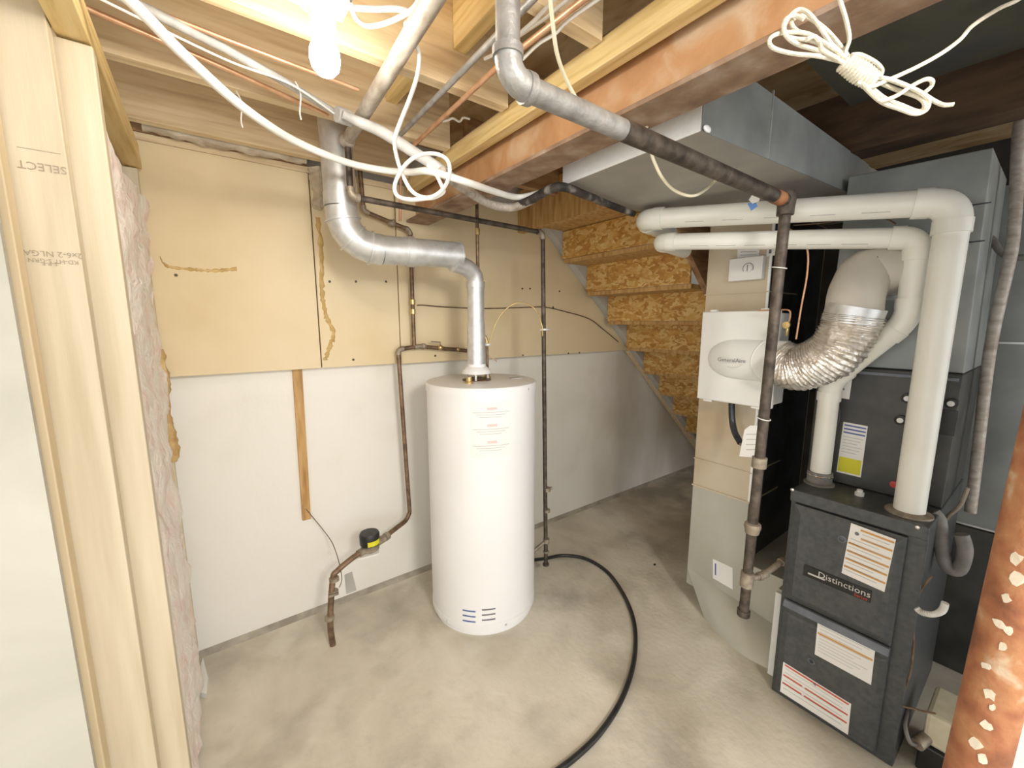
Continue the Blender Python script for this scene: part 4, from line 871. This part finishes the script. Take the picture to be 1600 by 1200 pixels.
# PVC vents
def pvc_run(t, pts, r, bend, hub=1.13):
    pts = [V(p) for p in pts]; k = len(pts)
    for i in range(k - 1):
        a, b = pts[i], pts[i + 1]; d = (b - a).normalized()
        a2 = a + d * bend * .9 if i > 0 else a; b2 = b - d * bend * .9 if i < k - 2 else b
        MB().cyl(a2, b2, r, 28).build('pipe', 'pvc', t)
    for i in range(1, k - 1):
        d0 = (pts[i] - pts[i - 1]).normalized(); d1 = (pts[i + 1] - pts[i]).normalized()
        pa = pts[i] - d0 * bend; pb = pts[i] + d1 * bend
        mb = MB().tube(elbow(pts[i], pa, pb, 10), r * 1.07, 28)
        mb.cyl(pa - d0 * r * .75, pa + d0 * .01, r * hub, 28); mb.cyl(pb - d1 * .01, pb + d1 * r * .75, r * hub, 28)
        mb.build('elbow', 'pvc', t)
r1 = .040
k1 = V((1.822, .243, FZ + .012)); k2 = P(1487, 318, Y=.243); k2 = V((1.822, .243, P(1487, 316, X=1.822).z)); k3 = P(1003, 343, Z=1.945)
t = thing('exhaust_vent_pipe', 'thick white plastic vent pipe, outer and higher of the two above the furnace', 'vent pipe', k1)
pvc_run(t, [k1, k2, k3, k3 + V((.30, .06, -.012))], r1, .062)
r2_ = .0335
m1 = V((1.885, .512, FZ + .045)); m2 = V((1.885, .512, 0)); m2.z = P(1284, 596, X=1.885).z; m3 = P(1418, 500, X=1.86); m4 = P(1432, 372, X=1.86); m5 = P(1030, 378, Z=1.85)
m4 = V((m3.x, m3.y, m4.z))
t = thing('intake_vent_pipe', 'white plastic vent pipe, inner and lower of two, with a slanting length', 'vent pipe', m1)
pvc_run(t, [m1, m2, m3, m4, m5, m5 + V((.30, .06, .0))], r2_, .045)
# faint print on the pipes
for (a, b, r, n_) in ((k2, k3, r1, 5), (m4, m5, r2_, 6)):
    d = (b - a).normalized(); outw = V((-.72, -.2, -.62)); outw = (outw - d * outw.dot(d)).normalized(); sd = d.cross(outw)
    for k in range(n_):
        c = a + d * ((b - a).length * (.15 + .72 * k / n_)); s_ = c + outw * (r - .0004)
        MB().prism([s_ - sd * .0012, s_ + sd * .0012, s_ + sd * .0012 + d * .07, s_ - sd * .0012 + d * .07], outw * .0008).build('printed_line', 'ink_soft', t)

# ------------------------------------------------------------------ right-hand clutter
t = thing('side_duct', 'tall grey sheet-metal duct at the far right behind the rusty column', 'duct', (2.75, -.1, 0))
box((2.5, -.6, .66), (3.0, .215, 2.02)).build('body', 'galv_plenum', t, bevel=.003); box((2.49, -.6, 0), (3.0, .225, .655)).build('lower_body', 'coil_dark', t, bevel=.003)
for z_ in (.66, 1.42): box((2.494, -.6, z_), (2.5, .216, z_ + .008)).build('seam', 'galv', t)
MB().tube(smooth_path([P(x, y, X=2.2) for x, y in ((1600, 150), (1592, 210), (1588, 300), (1580, 380), (1568, 430), (1552, 500), (1542, 560), (1530, 650), (1520, 720), (1508, 790))], 6), .018, 12)
o = MB().tube(smooth_path([P(x, y, X=2.2) for x, y in ((1604, 150), (1592, 210), (1588, 300), (1582, 380), (1572, 430), (1556, 500), (1545, 560), (1534, 650), (1526, 720), (1516, 800))], 6), .016, 12).build('line_set', 'conduit_dusty'); tag(o, 'dusty insulated refrigerant line hanging down the far right side', 'pipe')
o = MB().tube(smooth_path([P(x, y, X=2.25) for x, y in ((1520, 365), (1548, 372), (1562, 392), (1580, 402), (1606, 402))], 6), .011, 10).build('branch_line', 'rubber_grey'); tag(o, 'dark pipe crossing right of the white vent pipe to the dusty line', 'pipe')
o = MB().tube(smooth_path([P(x, y, X=1.90) for x, y in ((1458, 800), (1468, 815), (1472, 860), (1480, 885), (1498, 890), (1508, 860), (1502, 835))], 6), .019, 12).build('drain_tube', 'rubber_grey'); tag(o, 'grey bent drain tube beside the right edge of the furnace', 'hose')
o = MB().tube(smooth_path([P(x, y, X=2.0) for x, y in ((1470, 822), (1482, 806), (1500, 790), (1512, 762))], 6), .006, 8).build('drain_line', 'fitting'); tag(o, 'thin tan tube slanting up right of the furnace top', 'pipe')
mb = MB(); pth = smooth_path([P(x, y, X=1.72) for x, y in ((1432, 950), (1440, 957), (1458, 960), (1472, 954), (1477, 942))], 14)
mb.tube(pth, lambda q: .0085 + .0015 * math.sin(q * 170), 12); o = mb.build('flexible_conduit', 'cable_white'); tag(o, 'short white ribbed conduit loop at the furnace right side', 'conduit')
o = MB().tube(smooth_path([P(x, y, X=1.76) for x, y in ((1456, 900), (1438, 925), (1428, 960), (1427, 1015), (1420, 1060), (1407, 1098), (1430, 1108), (1462, 1115))], 8), .003, 8).build('control_wire', 'copper_dull'); tag(o, 'thin brown wire running down the furnace right side to the pump', 'wire')
t = thing('condensate_pump', 'small cream condensate pump on the floor between furnace and rusty column', 'pump', V((1.85, .10, 0)))
q = P(1468, 1120, Z=.215); x0 = q.x - .02
box((x0, q.y - .045, 0.0), (x0 + .20, q.y + .035, .10)).build('tank', 'black', t, bevel=.006)
box((x0 + .01, q.y - .04, .10), (x0 + .19, q.y + .03, .215)).build('motor_cover', 'cable_cream', t, bevel=.012)
MB().cyl((x0 + .02, q.y + .02, .12), (x0 - .03, q.y + .035, .11), .018, 14).build('outlet', 'fitting', t)
MB().tube(smooth_path([(x0 - .03, q.y + .035, .11), (x0 - .05, q.y + .05, .12), (x0 - .02, q.y + .07, .15), (x0 + .06, q.y + .075, .16)], 8), .006, 10).build('tube', 'rubber_grey', t)

# ------------------------------------------------------------------ rope bundle
t = thing('rope_bundle', 'hank of white cord tied in the middle hanging from the ceiling at top right', 'rope', PD(1320, 130, .65))
def rope(px, d=.75, amp=.005, closed=False, r=.0031, name='strand', seed=0):
    ps = [PD(x, y, d - .10 + amp * math.sin(i * 1.7 + seed)) for i, (x, y) in enumerate(px)]
    MB().tube(smooth_path(ps, 7, closed), r, 8, closed).build(name, 'cord_rope', t)
rope([(1325, 92), (1300, 70), (1278, 38), (1262, 20), (1248, 15), (1235, 24), (1226, 40), (1228, 52), (1240, 60), (1275, 66), (1320, 95)], seed=1)
rope([(1330, 95), (1305, 62), (1285, 42), (1262, 27), (1245, 26), (1237, 36), (1245, 48), (1262, 55), (1290, 70), (1322, 98)], .758, seed=2)
rope([(1322, 98), (1280, 88), (1240, 84), (1210, 76), (1202, 66), (1208, 56), (1228, 51), (1262, 53), (1300, 75), (1326, 96)], .745, seed=3)
rope([(1318, 98), (1280, 80), (1248, 70), (1232, 60), (1225, 48), (1226, 32), (1240, 24), (1256, 30)], .742, seed=4)
rope([(1260, 62), (1272, 57), (1280, 66), (1285, 78), (1310, 92)], .738, seed=5)
rope([(1355, 118), (1380, 122), (1410, 132), (1440, 146), (1451, 158), (1447, 172), (1430, 178), (1405, 170), (1375, 158), (1345, 130)], .75, seed=6)
rope([(1360, 122), (1400, 140), (1435, 152), (1445, 165), (1435, 174), (1410, 165), (1380, 152), (1352, 128)], .757, seed=7)
rope([(1348, 130), (1368, 152), (1378, 157), (1400, 150), (1425, 134), (1446, 124), (1456, 126), (1455, 135), (1444, 145)], .742, seed=8)
rope([(1358, 120), (1390, 124), (1430, 140), (1460, 158), (1475, 164), (1490, 163)], .747, seed=9)
rope([(1330, 86), (1345, 86), (1368, 98), (1378, 110), (1374, 118), (1362, 116)], .746, seed=10)
hx = MB(); c0_ = (1318, 97); c1_ = (1366, 128)
turns = 11
ax0, ax1 = PD(*c0_, .65), PD(*c1_, .65); dd = (ax1 - ax0).normalized(); uu, ww = frame(dd)
hl = []
for i in range(turns * 12 + 1):
    a = 2 * math.pi * i / 12; rr_ = .0115 - .001 * math.cos(i / (turns * 12) * 6.28)
    hl.append(ax0 + (ax1 - ax0) * (i / (turns * 12)) + (uu * math.cos(a) + ww * math.sin(a)) * rr_)
hx.tube(hl, .0031, 8); hx.build('binding', 'cord_rope', t)
MB().cyl(ax0, ax1, .010, 12).build('core', 'cord_rope', t)
rope([(1318, 98), (1322, 78), (1327, 62), (1324, 40), (1318, 18), (1308, -12), (1300, -30)], .75, 0, name='hanging_end')
rope([(1340, 128), (1358, 136), (1385, 126), (1430, 106), (1470, 84), (1500, 62), (1520, 40), (1560, 14), (1590, 0), (1630, -25)], .748, .002, name='tie_end', seed=2)
